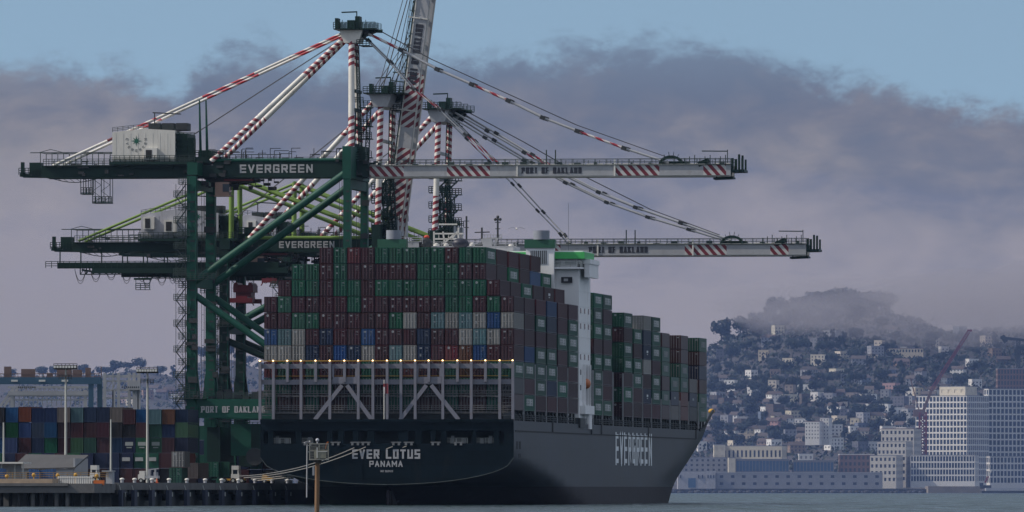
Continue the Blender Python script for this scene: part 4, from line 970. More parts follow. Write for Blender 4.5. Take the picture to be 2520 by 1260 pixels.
    for i in range(20): x = Lb * (i + .5) / 20; q = rnd.uniform(.3, .8); m.beam(BM(x, tc - 2.6, D), BM(x, tc - 2.6, D + q), rnd.uniform(.3, 1.4), .5)
    for x in (.49, .515): m.beam(BM(Lb * x, tc - 3, D), BM(Lb * x, tc - 3, D + 3.0), .22, .22)
    b(m, 'boom_walkway', [M_RAIL])
    m = MB()
    for i in range(14): x = Lb * (i + .5) / 14; m.beam(BM(x, tc - 2.5, D * .5), BM(x, tc + 2.5, D * .5), .5, .8)
    for i in range(40): x = Lb * i / 40; m.beam(BM(x, tc - 2.45, D + .25), BM(x + Lb / 40 * .8, tc - 2.45, D + .25), .1, .16)
    for x in (.41, .68): m.beam(BM(Lb * x, tc - 3.75, -.1), BM(Lb * x, tc - 3.75, D + 1.2), .3, .25)
    b(m, 'boom_crossbeam', [M_WHT])
    m = MB(); x0, x1 = P['bname']; 
    text(m, 'PORT OF OAKLAND', BM(x0, tc - 3.66, D * .20), ax, az, D * .62, x1 - x0, .21, serif=True, gap=.36); b(m, 'boom_lettering', [M_INK])
    m = MB()
    for t in (tc - 3.1, tc + 3.1):
        for x, w, h in ((Lb + .3, .5, 2.5), (Lb + 1.6, .4, 3.2), (Lb + 2.2, .35, 2.4)): m.beam(BM(x, t, D * .4), BM(x, t, D * .4 + h), w, .5)
    m.beam(BM(Lb, tc, D * .4), BM(Lb + 2.6, tc, D * .42), 6.6, .5); m.beam(BM(Lb - 3.5, tc, -.6), BM(Lb + .3, tc, -.45), 5, .35); m.beam(BM(Lb - 2.8, tc - 3, -.5), BM(Lb - 2.8, tc - 3, .2), .2, .2); m.beam(BM(Lb, tc - 3, -.5), BM(Lb + .4, tc - 3, 2.6), .2, .2)
    m.beam(BM(Lb - 1, tc, D), BM(Lb - 1, tc, D + 3.0), .15, .15); m.beam(BM(Lb - 6, tc, D + 2.75), BM(Lb - 1, tc, D + 2.7), .18, .2)
    for i in range(9): x = Lb - 9 + i; m.beam(BM(x, tc - 3.4, D), BM(x, tc - 3.4, D + 1.3 + .3 * (i % 3)), .14, .14)
    m.beam(BM(Lb - 6.3, tc - 3, D), BM(Lb - 4.2, tc - 3, D + .9), 1.6, .9)
    b(m, 'boom_tip_gear', [M_DGR])
    m = MB(); x = P['sheave']
    for i in range(7):
        g0, g1 = math.pi * i / 7, math.pi * (i + 1) / 7
        m.beam(BM(x - 2.2 * math.cos(g0), tc - 2.8, D + 1.6 * math.sin(g0)), BM(x - 2.2 * math.cos(g1), tc - 2.8, D + 1.6 * math.sin(g1)), 1.3, .5); 
        m.beam(BM(x - 1.7 * math.cos(g0), tc - 2.8, D + 1.6 * math.sin(g0)), BM(x - 2.3 * math.cos(g0), tc - 2.8, D + 2.6 * math.sin(g0)), .1, .1)
    m.beam(BM(x - 2, tc, D + .35), BM(x + 2.6, tc, D + .35), 6, .7)
    b(m, 'sheave_house', [M_DGR])
    # stays of the boom
    if not tilt:
        for s in (-1, 1):
            for pts, rad, segs in P['fore']:
                m = MB(); v = 0.0; n = len(pts) - 1
                pp = []
                for i, (px, py) in enumerate(pts):
                    q = Q(px, py, tc); f = i / n; pp.append(Vector((q[0], tc + s * ((hT - .2) * (1 - f) + 3.1 * f), q[1])))
                sub = []
                for i in range(n):
                    v = m.tube(pp[i], pp[i + 1], rad, 6, segs[i % len(segs)], v0=v)
                    m.beam(pp[i] - (pp[i + 1] - pp[i]).normalized() * .5, pp[i] + (pp[i + 1] - pp[i]).normalized() * .5, rad * 3.2, rad * 3.2, 3)
                b(m, 'boom_stay', [M_GREYP, mat('red and white tie bar', (.52, .50, .48), .5, stripe=((.30, .015, .03), 3.2, 1.0, 0, .5)), M_WIRE, M_DARK])
    else:
        for s in (-1, 1):
            for k, (x, z) in enumerate(((Lb * .62, D), (Lb * .9, D + .3))):
                m = MB(); a = Vector((rap - .4 + k * .8, tc + s * (hT - .3), zap + 2)); m.tube(a, BM(x, tc + s * 2.9, z), .10, 6); m.tube(a + Vector((-.8, 0, .3)), BM(x, tc + s * 2.5, z + .9), .07, 6); b(m, 'boom_stay', [M_WIRE])
    if not tilt:
        m = MB()
        for s in (-1, 1):
            pp = [Q(px, py, tc) for px, py in P['rope']]; m.path([Vector((r, tc + s * 1.2, z)) for r, z in pp], .07, 5)
        b(m, 'hoist_rope', [M_WIRE])
    m = MB()
    for s in (-.5, .5): m.tube((rap - 1, tc + s, zap), (P['house'][1] + 3, tc + s, hz1 - .5), .055, 5)
    b(m, 'luffing_rope', [M_WIRE])
    # trolley with the operator's cab
    m = MB(); x = P['trolley']; zc = zg0 - .25
    m.bx(x - 2.5, x + 5.5, ga + .8, gb - .8, zc - .7, zc); m.bx(x + .3, x + 6, ga + .3, ga + 2, zc - .5, zc - .1, 1)
    b(m, 'trolley', [M_DARK, M_RED])
    m = MB(); m.bx(x - 1.3, x + 1.4, ga - .4, ga + 2.6, zc - 3.3, zc - .72); m.bx(x + .2, x + 1.5, ga - .5, ga + 2.4, zc - 2.6, zc - 1.1, 1); m.bx(x - 1.5, x + 1.8, ga - .6, ga + 2.8, zc - 3.5, zc - 3.3, 0)
    b(m, 'operator_cab', [mat('cab primer paint', (.30, .19, .15), .6), M_GLS])
    if P.get('sign'):
        m = MB(); x0, z0 = Q(497, 1016, tn); x1, _ = Q(653, 1016, tn); text(m, 'PORT OF OAKLAND', (x0, tn - .76, z0), (1, 0, 0), (0, 0, 1), 1.3, x1 - x0, .165, serif=True, gap=.36); b(m, 'beam_lettering', [M_LET])
        m = MB()
        for px, y0, y1, w in ((208, 440, 480, 25), (237, 440, 502, 43)):
            q0, q1 = Q(px, y0, tc), Q(px + w, y1, tc)
            for q in (0, .5, 1):
                xx = q0[0] + (q1[0] - q0[0]) * q; m.beam((xx, ga, q0[1]), (xx, ga, q1[1]), .14, .14); m.beam((xx, ga + 3, q0[1]), (xx, ga + 3, q1[1]), .12, .12)
            m.bx(q0[0], q1[0], ga - .2, ga + 3.2, q1[1], q1[1] + .25); m.rail((q0[0], ga, q1[1]), (q1[0] + .3, ga, q1[1]), 1.3, .6, .07)
            if w > 30:
                zz = q1[1]
                for i in range(4): m.beam((q0[0] + (i % 2) * 1.7, ga, zz), (q0[0] + ((i + 1) % 2) * 1.7, ga, zz + 1.2), .08, .08); m.beam((q0[0] + 1.7 + (i % 2) * 1.7, ga, zz), (q0[0] + 1.7 + ((i + 1) % 2) * 1.7, ga, zz + 1.2), .08, .08); zz += 1.2
        b(m, 'service_basket', [M_DGR])
    return root
tc1 = 151.7
q = lambda px, py=600, t=tc1: Q(px, py, t)
L1 = q(1803)[0] - (rW + 3.2)
fr1 = lambda px: (q(px)[0] - (rW + 3.2)) / L1
crane('tallest green crane with lowered white boom, nearest the ship\'s stern', tc1, 11.3, q(0, 440)[1], q(0, 399)[1], q(57)[0], q(1803)[0], q(0, 92)[1], q(868)[0], q(530)[0],
      dict(zmid=q(0, 699)[1], name=(q(600)[0], q(779)[0]), house=(q(288)[0], q(442)[0]), hh=6.05, peak=.35, doors=[(q(369)[0], q(398)[0], q(0, 396)[1], q(0, 372)[1])],
           emblem=(q(347)[0], q(0, 351)[1], 1.15), mast=[(0, .36, 1), (.36, .74, 0), (.74, 1, 1)], land=(.02, .17, .27, .42),
           back=[(0, .36, 1), (.36, .69, 0), (.69, 1, 1)], stay_r=q(138)[0], stay=[(0, .19, 0), (.19, .22, 2), (.22, .27, 0), (.27, .36, 1), (.36, .52, 0), (.52, .70, 1), (.70, .82, 0), (.82, 1, 1)],
           hang=[(491, 247, 400), (507, 247, 385)], hatch=[(fr1(900), fr1(1000)), (fr1(1106), fr1(1212)), (fr1(1518), fr1(1628)), (fr1(1736), fr1(1792))],
           bname=(q(1290)[0] - rW - 3.2, q(1437)[0] - rW - 3.2), sheave=q(1656)[0] - rW - 3.2,
           fore=[([(905, 82), (990, 124), (1080, 172), (1165, 209), (1255, 249), (1340, 291), (1425, 324), (1540, 366), (1650, 402)], .25, [1, 0, 0, 1, 0, 0, 1, 0]),
                 ([(905, 98), (960, 152), (1020, 220), (1085, 270), (1150, 333), (1220, 398)], .15, [0, 0, 1, 0, 1])],
           rope=[(932, 74), (1060, 145), (1230, 222), (1420, 308), (1640, 386)], trolley=q(555)[0], sign=True))
tc2 = 189.8
q2 = lambda px, py=600: Q(px, py, tc2)
S2_ = F / (1750 + 190 + 4)
zg0b, zg1b = q2(0, 622)[1], q2(0, 589)[1]
crane('middle crane with its white boom raised steeply out of the picture', tc2, 10.2, zg0b, zg1b, q2(134)[0], rW + 3.2 + 68, q2(0, 252)[1], q2(951)[0], q2(628)[0],
      dict(typeB=True, zmid=q2(0, 812)[1], name=(q2(696)[0], q2(832)[0]), house=(q2(358)[0], q2(548)[0]), hh=5.0, peak=.9, doors=[(q2(367)[0], q2(391)[0], q2(0, 566)[1], q2(0, 540)[1]), (q2(418)[0], q2(446)[0], q2(0, 573)[1], q2(0, 548)[1])],
           emblem=(q2(497)[0], q2(0, 537)[1], 1.0), mast=[(0, .36, 1), (.36, .55, 0), (.55, 1, 1)], land=(.03, .12, .22, .32, .42), back=[(0, .42, 1), (.42, .75, 0), (.75, 1, 1)],
           hatch=[(0.0, .30), (.36, .52)], bname=(33.2, 45.0), sheave=58, tilt=R(82.6), bd=2.6, trolley=q2(640)[0]))
tc3 = 271.3
q3 = lambda px, py=600: Q(px, py, tc3)
L3 = q3(1988)[0] - (rW + 3.2)
fr3 = lambda px: (q3(px)[0] - (rW + 3.2)) / L3
crane('farthest crane with lowered boom reaching past the white deckhouse', tc3, 9.6, q3(0, 634)[1], q3(0, 602)[1], q3(300)[0], q3(1988)[0], q3(0, 290)[1], q3(1092)[0], q3(788)[0],
      dict(typeB=True, zmid=q3(0, 812)[1], name=None, house=(q3(548)[0], q3(690)[0]), hh=5.0, peak=.9, doors=[(q3(620)[0], q3(640)[0], q3(0, 575)[1], q3(0, 550)[1])],
           emblem=(q3(585)[0], q3(0, 540)[1], .9), mast=[(0, .36, 1), (.36, .55, 0), (.55, 1, 1)], land=(.03, .13, .24, .36, .47), back=[(0, .42, 1), (.42, .75, 0), (.75, 1, 1)],
           hatch=[(fr3(1350), fr3(1385)), (fr3(1690), fr3(1793)), (fr3(1900), fr3(1945))], bname=(q3(1455)[0] - rW - 3.2, q3(1599)[0] - rW - 3.2), sheave=q3(1805)[0] - rW - 3.2, bd=2.2,
           fore=[([(1128, 278), (1210, 325), (1300, 378), (1390, 430), (1480, 475), (1570, 512), (1680, 550), (1795, 590)], .23, [0, 0, 1, 0, 0, 0, 0]),
                 ([(1122, 290), (1205, 342), (1300, 398), (1400, 452), (1500, 500), (1600, 536), (1700, 566), (1790, 594)], .21, [0, 0, 0, 0, 0, 0, 0]),
                 ([(1105, 290), (1160, 345), (1215, 400), (1270, 455), (1330, 520), (1385, 578), (1400, 598)], .15, [0, 1, 0, 0, 0, 0])],
           rope=[(1150, 275), (1290, 350), (1430, 430), (1600, 515), (1770, 578)], trolley=q3(660)[0]))
# spreaders on their ropes
def spreader(label, px0, px1, py0, py1, t, zrope):
    r0, z0 = Q(px0, py1, t); r1, z1 = Q(px1, py0, t); cx = (r0 + r1) / 2; w = r1 - r0
    o = thing('spreader', label, 'spreader', cx, t, z0, 'red container spreaders')
    m = MB(); m.bx(r0, r1, t - 6, t - 5, z0, z0 + .9); m.bx(r0, r1, t + 5, t + 6, z0, z0 + .9); m.bx(r0 + w * .25, r1 - w * .25, t - 5, t + 5, z0 + .5, z0 + 1.3)
    for s in (-5.5, 5.5):
        for x in (r0 + .15, r1 - .15): m.beam((x, t + s, z0), (x + (.35 if x > cx else -.35), t + s, z0 - .6), .3, .2)
    m.build('spreader_frame', [M_RED], o)
    m = MB(); m.bx(cx - w * .32, cx + w * .32, t - 2.5, t + 2.5, z0 + 1.3, z0 + 2.1); m.bx(cx - w * .42, cx + w * .42, t - 3, t + 3, z0 + 2.1, z1)
    for x in (cx - w * .3, cx + w * .3): m.tube((x, t - 3.2, z1 + .1), (x, t + 3.2, z1 + .1), .4, 10)
    m.build('head_block', [M_RED], o)
    m = MB()
    for x in (cx - w * .3, cx + w * .3):
        for s in (-2, 2): m.tube((x, t + s, z1), (x, t + s * .9, zrope), .05, 5)
    m.build('hoist_rope', [M_WIRE], o)
spreader('red spreader hanging beside the green crane legs, clear of the stack', 575, 633, 702, 746, tc2, zg0b - 1)
spreader('red spreader half hidden at the left edge of the container stack', 655, 692, 662, 697, tc3, zg0b - 1)

# ================================================================ WATER, QUAY, YARD
def wmat():
    m = bpy.data.materials.new('bay water'); m.use_nodes = True; t = m.node_tree; b = t.nodes['Principled BSDF']
    b.inputs['Base Color'].default_value = (0.016, 0.032, 0.034, 1); b.inputs['Roughness'].default_value = 0.28; b.inputs['IOR'].default_value = 1.33; b.inputs['Specular IOR Level'].default_value = 0.12
    g = N(t, 'ShaderNodeNewGeometry')
    a = noise(t, g.outputs['Position'], 0.55, 5, 0.65, 0.4, (1.0, 0.22, 1)); c = noise(t, g.outputs['Position'], 0.06, 3, 0.5, 0.2, (1.0, 0.25, 1))
    d = noise(t, g.outputs['Position'], 1.0, 4, 0.6, 0.3, (0.16, 0.014, 1)); f = noise(t, g.outputs['Position'], 1.0, 3, 0.7, 0.0, (0.5, 0.05, 1))
    s = math_(t, 'ADD', math_(t, 'ADD', math_(t, 'MULTIPLY', a, 0.6), math_(t, 'MULTIPLY', c, 1.6)), math_(t, 'MULTIPLY', d, 9.0))
    t.links.new(mixc(t, ramp(t, f, [(.66, (0, 0, 0)), (.72, (1, 1, 1))]), (0.016, 0.032, 0.034), (0.30, 0.32, 0.32)), b.inputs['Base Color'])  # pale flecks: foam, and wave sparkle painted into the base colour
    t.links.new(math_(t, 'MULTIPLY_ADD', d, 0.5, 0.05), b.inputs['Roughness'])
    bn = N(t, 'ShaderNodeBump'); bn.inputs['Strength'].default_value = 1.0; bn.inputs['Distance'].default_value = 1.3
    t.links.new(s, bn.inputs['Height']); t.links.new(bn.outputs[0], b.inputs['Normal'])
    return m
m = MB(); m.quad([(-2400, -1795, 0), (2400, -1795, 0), (2400, 10500, 0), (-2400, 10500, 0)])
o = m.build('water', wmat()); tag(o, 'choppy blue grey bay water', kind='structure')
M_CONC = mat('weathered concrete', (0.12, 0.118, 0.118), 0.85, 0, 0.3, 0.35, grime=((0.05, 0.05, 0.05), 0.6, 0.3))
M_ASPH = mat('yard asphalt', (0.06, 0.06, 0.06), 0.9, 0, 0.25)
M_CONCD = mat('shade-darkened concrete', (0.016, 0.017, 0.019), 0.7, 0, 0.35, 0.4)  # shade under the pier and quay edge is put into this colour
T0 = TT(292, -24.9)
m = MB()
m.bx(-420, -26.2, T0 + 4, 620, -3, 3.9, 0); m.bx(-26.21, -24.9, T0, 620, 2.75, 3.93, 1); m.bx(-60, -26.21, T0, T0 + 3.99, -3, 3.92, 1)
m.bx(-420, -26.5, T0 + 5, 620, 3.9, 3.905, 2)
o = m.build('quay', [M_CONCD, M_CONC, M_ASPH], None, (0, 0, 0)); o.location = W(0, 0, 0); o.rotation_euler = (0, 0, -TH); tag(o, 'concrete container quay', kind='structure')
M_FEND = mat('blue black fender panel', (0.018, 0.024, 0.052), 0.7, 0, 0.3, 1)
for i, px in enumerate((300, 331, 374, 416, 460, 505, 546, 587, 628, 670, 708)):
    t = TT(px, -24.9); fo = thing('fender', 'blue black rubber fender on the quay wall, %s from the left' % ORD[i + 1], 'fender', -24.9, t, 1.5, 'fenders along the quay wall')
    m = MB(); m.bx(-24.88, -24.3, t - 3.4, t - .6, -.6, 2.7); m.build('panel', [M_FEND], fo)
    m = MB(); m.tube((-26.2, t + .9, 1.6), (-24.6, t + .9, 1.6), .75, 10); m.bx(-26, -25, t - 4.5, t + 3, 2.0, 2.7); m.build('cushion', [M_BLK], fo)
    m = MB(); m.beam((-24.5, t - 2.6, 2.2), (-24.9, t - 2.6, 3.5), .12, .12); m.bx(-24.7, -24.2, t - .5, t - .1, 1.6, 2.3); m.build('bracket', [M_PRAIL], fo)
    bo = MB(); r = -25.6; tt = t + 4.2
    bo.tube((r, tt, 3.93), (r, tt, 4.35), .28, 10, 1); bo.ball((r, tt, 4.5), .42, 0, 10, 6, (1, 1, .55))
    solo(bo, 'bollard', [M_WHT, M_GREYP], 'white topped mooring bollard on the quay edge, %s from the left' % ORD[i + 1], 'bollard', r, tt, 3.93, 'bollards along the quay edge')
# yard stacks
YARD = [['D', 'N', 'B', 'G', 'R'], ['B', 'L', 'B', 'N', 'R'], ['O', 'B', 'R', 'R', 'R'], ['N', 'N', 'N', 'G', 'R'], ['N', 'B', 'G', 'N', 'R'], ['T', 'R', 'R', 'R', 'G'], ['b', 'R', 'L', 'L', 'D'], ['N', 'R', 'G', 'N', 'R'],
        ['N', 'R', 'R', 'N', 'R'], ['T', 'D', 'N', 'N', 'N'], ['R', 'D', 'Nm', 'Nm', 'R'], ['B', 'R', 'Gm', 'Gm', 'R'], ['b', 'G', 'Gm', 'Gm', 'N'], ['O', 'N', 'R', 'R', 'D'], ['N', 'L', 'N', 'r', 'R']]
ty = 96.0
for c, colm in enumerate(YARD):
    for i, kk in enumerate(colm):
        if c < 6 and i > 3: continue
        tier = 4 - i; k = kk[0]
        r = Q(-4 + 32.2 * c, 1100, ty)[0]
        dz = [0, .0, .1, -.15, -.1, -.02, -.03, .02, .02, 0, -.4, -.4, -.4, -.4, -.4][c]
        o = container(k, r, ty + rnd.uniform(-.5, .5) - (3 if tier < 2 else 0), ZQ + tier * 2.9 + .02 + dz * (1 if i == 0 else 0), 12.2, '%s container, %s column from the left in the quayside yard, %s tier up' % (CC[k][0], ORD[c + 1], ORD[tier + 1]), 'containers stacked in the yard left of the cranes', doors=(k in 'W'), logo=0, stuff=i > 2)
        if kk[1:] == 'm' and o is None:
            ms.bx(r - .75, r + .75, ty - 3.6, ty - 3.5, ZQ + tier * 2.9 + 1.35, ZQ + tier * 2.9 + 2.05, len(CK) + 1)
        elif kk[1:] == 'm':
            d = MB(); d.bx(-.75, .75, -.03, .03, 1.35, 2.05); d.bx(-.5, .5, -.03, .03, .9, 1.1); d = d.build('end_marking', [mat('faded end marking', (.25, .27, .26), .7)], None, (0, 0, 0)); d.parent = o
for c in range(7):                                 # more of the yard behind the crane legs
    for tier in range(4 if c % 3 else 3): mass(rnd.choice('NGRRGDN'), Q(470 + 32 * c, 1100, 190)[0], 190, ZQ + tier * 2.9 + .02, 12.2, False, 0)
o = ms.build('container_stack', [cmat(k) for k in CK] + [M_ROD, M_STEN], None, (0, 30, ZB)); o.location = W(0, 30, ZB); o.rotation_euler = (0, 0, -TH)
tag(o, 'remaining mass of stacked containers on the ship and in the yard', 'containers', kind='stuff')
# light masts
def lightmast(px, y0, y1, t, w, label, n, dia=.30):
    r, zt = Q(px, y0, t); z0 = min(Q(px, y1, t)[1], ZQ) if y1 > 1150 else Q(px, y1, t)[1]
    o = thing('light_mast', label, 'light mast', r, t, ZQ, 'floodlight masts in the yard')
    m = MB(); m.tube((r, t, ZQ), (r, t, zt), dia, 10, 0, r2=dia * .6); m.build('mast', [M_PRAIL], o)
    if n:
        m = MB(); m.bx(r - w / 2, r + w / 2, t - .15, t + .15, zt - .5, zt - .3); m.rail((r - w / 2, t - .4, zt - .3), (r + w / 2, t - .4, zt - .3), .9, .8, .05); m.rail((r - 1.2, t - .4, zt - 2.4), (r + 1.2, t - .4, zt - 2.4), .8, .6, .05); m.build('head_frame', [M_DARK], o)
        for i in range(n):
            x = r - w / 2 + w * (i + .5) / n; m = MB(); m.beam((x, t - .3, zt - .1), (x + .1, t - 1.0, zt + .0), .55, .5, 0); m.bx(x - .2, x + .2, t - 1.06, t - 1.0, zt - .2, zt + .22, 1); m.build('floodlight', [M_DARK, M_LAMPC], o)
lightmast(162, 903, 1190, 62, 4.4, 'tallest pale floodlight mast standing before the yard containers', 8)
lightmast(363, 912, 1190, 70, 4.0, 'second floodlight mast, nearer the green crane legs', 8)
lightmast(273, 1032, 1190, 20, 0, 'thin pale lamp post without a head rising from the quay corner', 0, .22)
lightmast(9, 1040, 1190, 40, 0, 'short thick white post at the left edge before the containers', 0, .24)
# long shed and sheds on the pier
ts = -70
def qx(px, t=ts): return Q(px, 1150, t)[0]
def qz(py, t=ts): return Q(150, py, t)[1]
o = thing('warehouse', 'long low grey warehouse with a plain sloping roof beside the yard stacks', 'warehouse', qx(106), ts, ZQ)
m = MB(); m.add([(qx(27), ts, qz(1153)), (qx(184), ts, qz(1150)), (qx(183), ts + 14, qz(1119)), (qx(28), ts + 14, qz(1117)), (qx(27), ts, qz(1156)), (qx(184), ts, qz(1153)), (qx(183), ts + 14, qz(1123)), (qx(28), ts + 14, qz(1121))], [(0, 1, 2, 3), (0, 4, 5, 1), (1, 5, 6, 2), (2, 6, 7, 3), (3, 7, 4, 0), (7, 6, 5, 4)])
m.build('roof', [mat('old roof sheeting', (0.06, 0.058, 0.058), .8, 0, .2, .6, streak=(1, .2, 1), grime=((.05, .05, .05), .4, .3))], o)
m = MB(); m.bx(qx(40), qx(178), ts + .5, ts + 13.4, ZQ, qz(1154)); m.bx(qx(178) + .05, qx(183), ts + .6, ts + 13.5, ZQ, qz(1128)); m.build('wall', [M_GREYP], o)
for a in (48, 66): m = MB(); m.bx(qx(a), qx(a + 9), ts + .3, ts + .48, ZQ + .2, qz(1162)); m.build('door', [M_DARK], o)
o = thing('shelter', 'low shelter with a white edged roof at the left end of the pier', 'shelter', qx(20, -90), -90, ZQ)
m = MB(); m.bx(qx(-40, -90), qx(62, -90), -92, -84, qz(1141, -90), qz(1137, -90)); m.build('roof', [M_WHT], o)
m = MB(); 
for a in (-20, 5, 38, 58): m.bx(qx(a, -90), qx(a + 2, -90), -91, -90.7, ZQ, qz(1141, -90))
m.build('post', [M_PRAIL], o); m = MB(); m.bx(qx(-40, -90), qx(40, -90), -85.5, -85, ZQ, qz(1141, -90)); m.build('wall', [M_GREYP], o)
M_TARP = mat('blue tarpaulin', (0.02, 0.075, 0.20), .6, 0, .3, 2)
for i, (a, b_, y0) in enumerate(((-6, 8, 1152), (71, 97, 1154), (98, 131, 1153))):
    t = -110 + i; m = MB(); r0, r1 = qx(a, t), qx(b_, t); zz = qz(y0, t)
    for k in range(5):
        x = r0 + (r1 - r0) * k / 5; w = (r1 - r0) / 5 - .04; m.bx(x, x + w, t, t + 3, ZQ, zz - rnd.uniform(0, .35))
    solo(m, 'cargo_pile', [M_TARP], ('blue tarpaulin covered pile at the left edge of the pier', 'blue covered pile under the warehouse eaves', 'longer dark blue pile beside the white warehouse wall')[i], 'covered pile', (r0 + r1) / 2, t, ZQ, 'tarpaulin covered piles')
# old pier on piles
tp = -158.0
px_ = lambda a, t=tp: Q(a, 1200, t)[0]
pz = lambda y, t=tp: Q(120, y, t)[1]
M_SAND = mat('weathered timber deck', (0.36, 0.27, 0.19), .9, 0, .3, .8)
pier = thing('pier', 'old concrete pier on piles at the left, in front of the yard', 'pier', px_(110), tp, 0)
m = MB(); m.bx(px_(-60), px_(232), tp, tp + 40, pz(1213), pz(1190)); m.bx(px_(-60), px_(168), tp - .4, tp - .02, pz(1196), pz(1189)); m.build('deck_slab', [M_CONC], pier)
m = MB(); m.bx(px_(-60), px_(128), tp + .3, tp + 9, pz(1190) + .01, pz(1178)); m.build('timber_curb', [M_SAND], pier)
for a in (-20, 45, 78, 100, 136, 163, 200): 
    m = MB(); m.tube((px_(a), tp + 1.2, -3), (px_(a), tp + 1.2, pz(1212)), .33, 10); m.build('pile', [M_CONC if a in (78, 136, 163) else M_CONCD], pier)
for a in range(-40, 240, 22):
    m = MB(); m.tube((px_(a), tp + 8, -3), (px_(a), tp + 8, pz(1212)), .3, 8); m.build('pile', [M_CONCD], pier)
m = MB(); m.bx(px_(-60), px_(250), tp + 22, tp + 23, -3, pz(1213)); m.build('bulkhead', [M_CONCD], pier)
m = MB(); m.rail((px_(-30), tp + 10, pz(1178)), (px_(240), tp + 10, pz(1178)), 1.0, 2.4, .035); m.build('railing', [mat('weathered yellow rail', (.28, .17, .05), .7)], pier)
for i in range(16):
    a = 144 + i * 5.4; m = MB(); r = px_(a, -152); h = pz(1189); m.bx(r - .12, r + .12, -152.1, -151.9, h - .3, h + .95 + rnd.uniform(-.1, .15)); m.beam((r, -152, h + .8), (r + .05, -152, h + 1.1), .3, .3)
    solo(m, 'picket_post', [M_WHT], 'white picket post on the pier edge, %s from the left' % ORD[i + 1], 'post', r, -152, h, 'white picket posts on the pier')
m = MB(); m.bx(px_(231, -150), px_(257, -150), -150.3, -149.7, ZQ - .1, ZQ + .42); m.bx(px_(232, -150), px_(256, -150), -150.5, -149.5, ZQ - .4, ZQ - .1); solo(m, 'barrier', [M_ORG], 'long orange barrier at the right end of the white pickets', 'barrier', px_(244, -150), -150, ZQ)
m = MB(); m.bx(px_(264, -142), px_(279, -142), -143, -141, ZQ - .2, pz(1161, -142)); m.bx(px_(254, -142), px_(281, -142), -143.4, -140.8, pz(1161, -142) + .01, pz(1158, -142)); m.bx(px_(262, -142), px_(264, -142) - .02, -142.6, -141.4, ZQ, ZQ + 1.5)
solo(m, 'control_cabin', [M_GREYP], 'pale grey cabinet on the quay corner at the foot of the thin post', 'cabin', px_(270, -142), -142, ZQ)
for i, (a, y) in enumerate(((17, 1172), (83, 1169), (142, 1170), (186, 1169), (238, 1171))):
    m = MB(); r = px_(a, -146); z = pz(y, -146); m.ball((r, -146, z), .34, 0, 8, 6); m.tube((r, -146, ZQ - .1), (r, -146, z), .1); solo(m, 'marker_buoy', [M_YEL], 'yellow ball on a short stand on the pier, %s from the left' % ORD[i + 1], 'marker', r, -146, ZQ, 'yellow balls along the pier')
# vehicles on the quay
def wheelset(o, r0, r1, t0_, t1_, z, rad, xs):
    for f in xs:
        for tt in (t0_, t1_):
            x = r0 + (r1 - r0) * f; m = MB(); m.tube((x, tt - .18, z + rad), (x, tt + .18, z + rad), rad, 14); w = m.build('wheel', [M_BLK], o)
            m = MB(); m.tube((x, tt - .2, z + rad), (x, tt + .2, z + rad), rad * .5, 10); m.build('rim', [M_PRAIL], w)
def tractor(label, px0, px1, t, ytop, chassis_px=None):
    r0, r1 = Q(px0, 1170, t)[0], Q(px1, 1170, t)[0]; zt = Q(px0, ytop, t)[1]; w = r1 - r0
    o = thing('yard_tractor', label, 'tractor', (r0 + r1) / 2, t, ZQ, 'white terminal tractors')
    m = MB(); m.bx(r0, r1, t - 1.2, t + 1.2, ZQ + .9, ZQ + 1.7); m.bx(r0 + .1, r1 - .1, t - 1.15, t + 1.1, zt - .75, zt)
    for x in (r0 + .1, r1 - .32): m.bx(x, x + .22, t - 1.1, t - .9, ZQ + 1.7, zt - .75); m.bx(x, x + .22, t + .9, t + 1.1, ZQ + 1.7, zt - .75)
    m.build('cab', [M_WHT], o)
    m = MB(); m.bx(r0 + .33, r1 - .33, t - .95, t + .9, ZQ + 1.7, zt - .76); m.build('windscreen', [M_GLS], o)
    c0, c1 = (Q(chassis_px[0], 1170, t)[0], Q(chassis_px[1], 1170, t)[0]) if chassis_px else (r0 - .2, r1 + .2)
    m = MB(); m.bx(c0, c1, t - 1.1, t + 1.2, ZQ + .5, ZQ + .88); m.build('chassis', [M_YEL if chassis_px else M_DARK], o)
    wheelset(o, c0, c1, t - 1.15, t + 1.15, ZQ, .5, (.12, .5, .88))
tractor('white terminal tractor with dark cab glass at the right end of the pier', 224, 243, -120, 1145)
tractor('white tractor with a long yellow chassis below the portal sign', 571, 591, 40, 1146, (548, 604))
o = thing('service_truck', 'white service truck loaded with pale gear on the quay', 'truck', Q(365, 1180, -60)[0], -60, ZQ)
r0, r1 = Q(342, 1180, -60)[0], Q(391, 1180, -60)[0]; w = r1 - r0
m = MB(); m.bx(r0, r0 + w * .34, -61.1, -59, ZQ + .6, ZQ + 1.5); m.bx(r0 + w * .06, r0 + w * .33, -61, -59.1, ZQ + 1.5, ZQ + 2.1); m.build('cab', [M_WHT], o)
m = MB(); m.bx(r0 + w * .37, r1, -61.1, -59, ZQ + .8, ZQ + 1.25)
for i in range(12): x = r0 + w * (.38 + .6 * rnd.random()); m.bx(x, x + .25, -61 + rnd.random(), -60.3 + rnd.random(), ZQ + 1.25, ZQ + 1.6 + rnd.random() * .8)
m.beam((r0 + w * .4, -60, ZQ + 2.3), (r1, -60, ZQ + 2.5), .15, .15); m.build('load_bed', [M_GREYP], o); wheelset(o, r0, r1, -61, -59.1, ZQ, .42, (.15, .7, .88))
o = thing('forklift', 'small yellow machine on the quay by the mooring ropes', 'forklift', Q(662, 1180, 60)[0], 60, ZQ)
r0, r1 = Q(646, 1180, 60)[0], Q(680, 1180, 60)[0]; w = r1 - r0
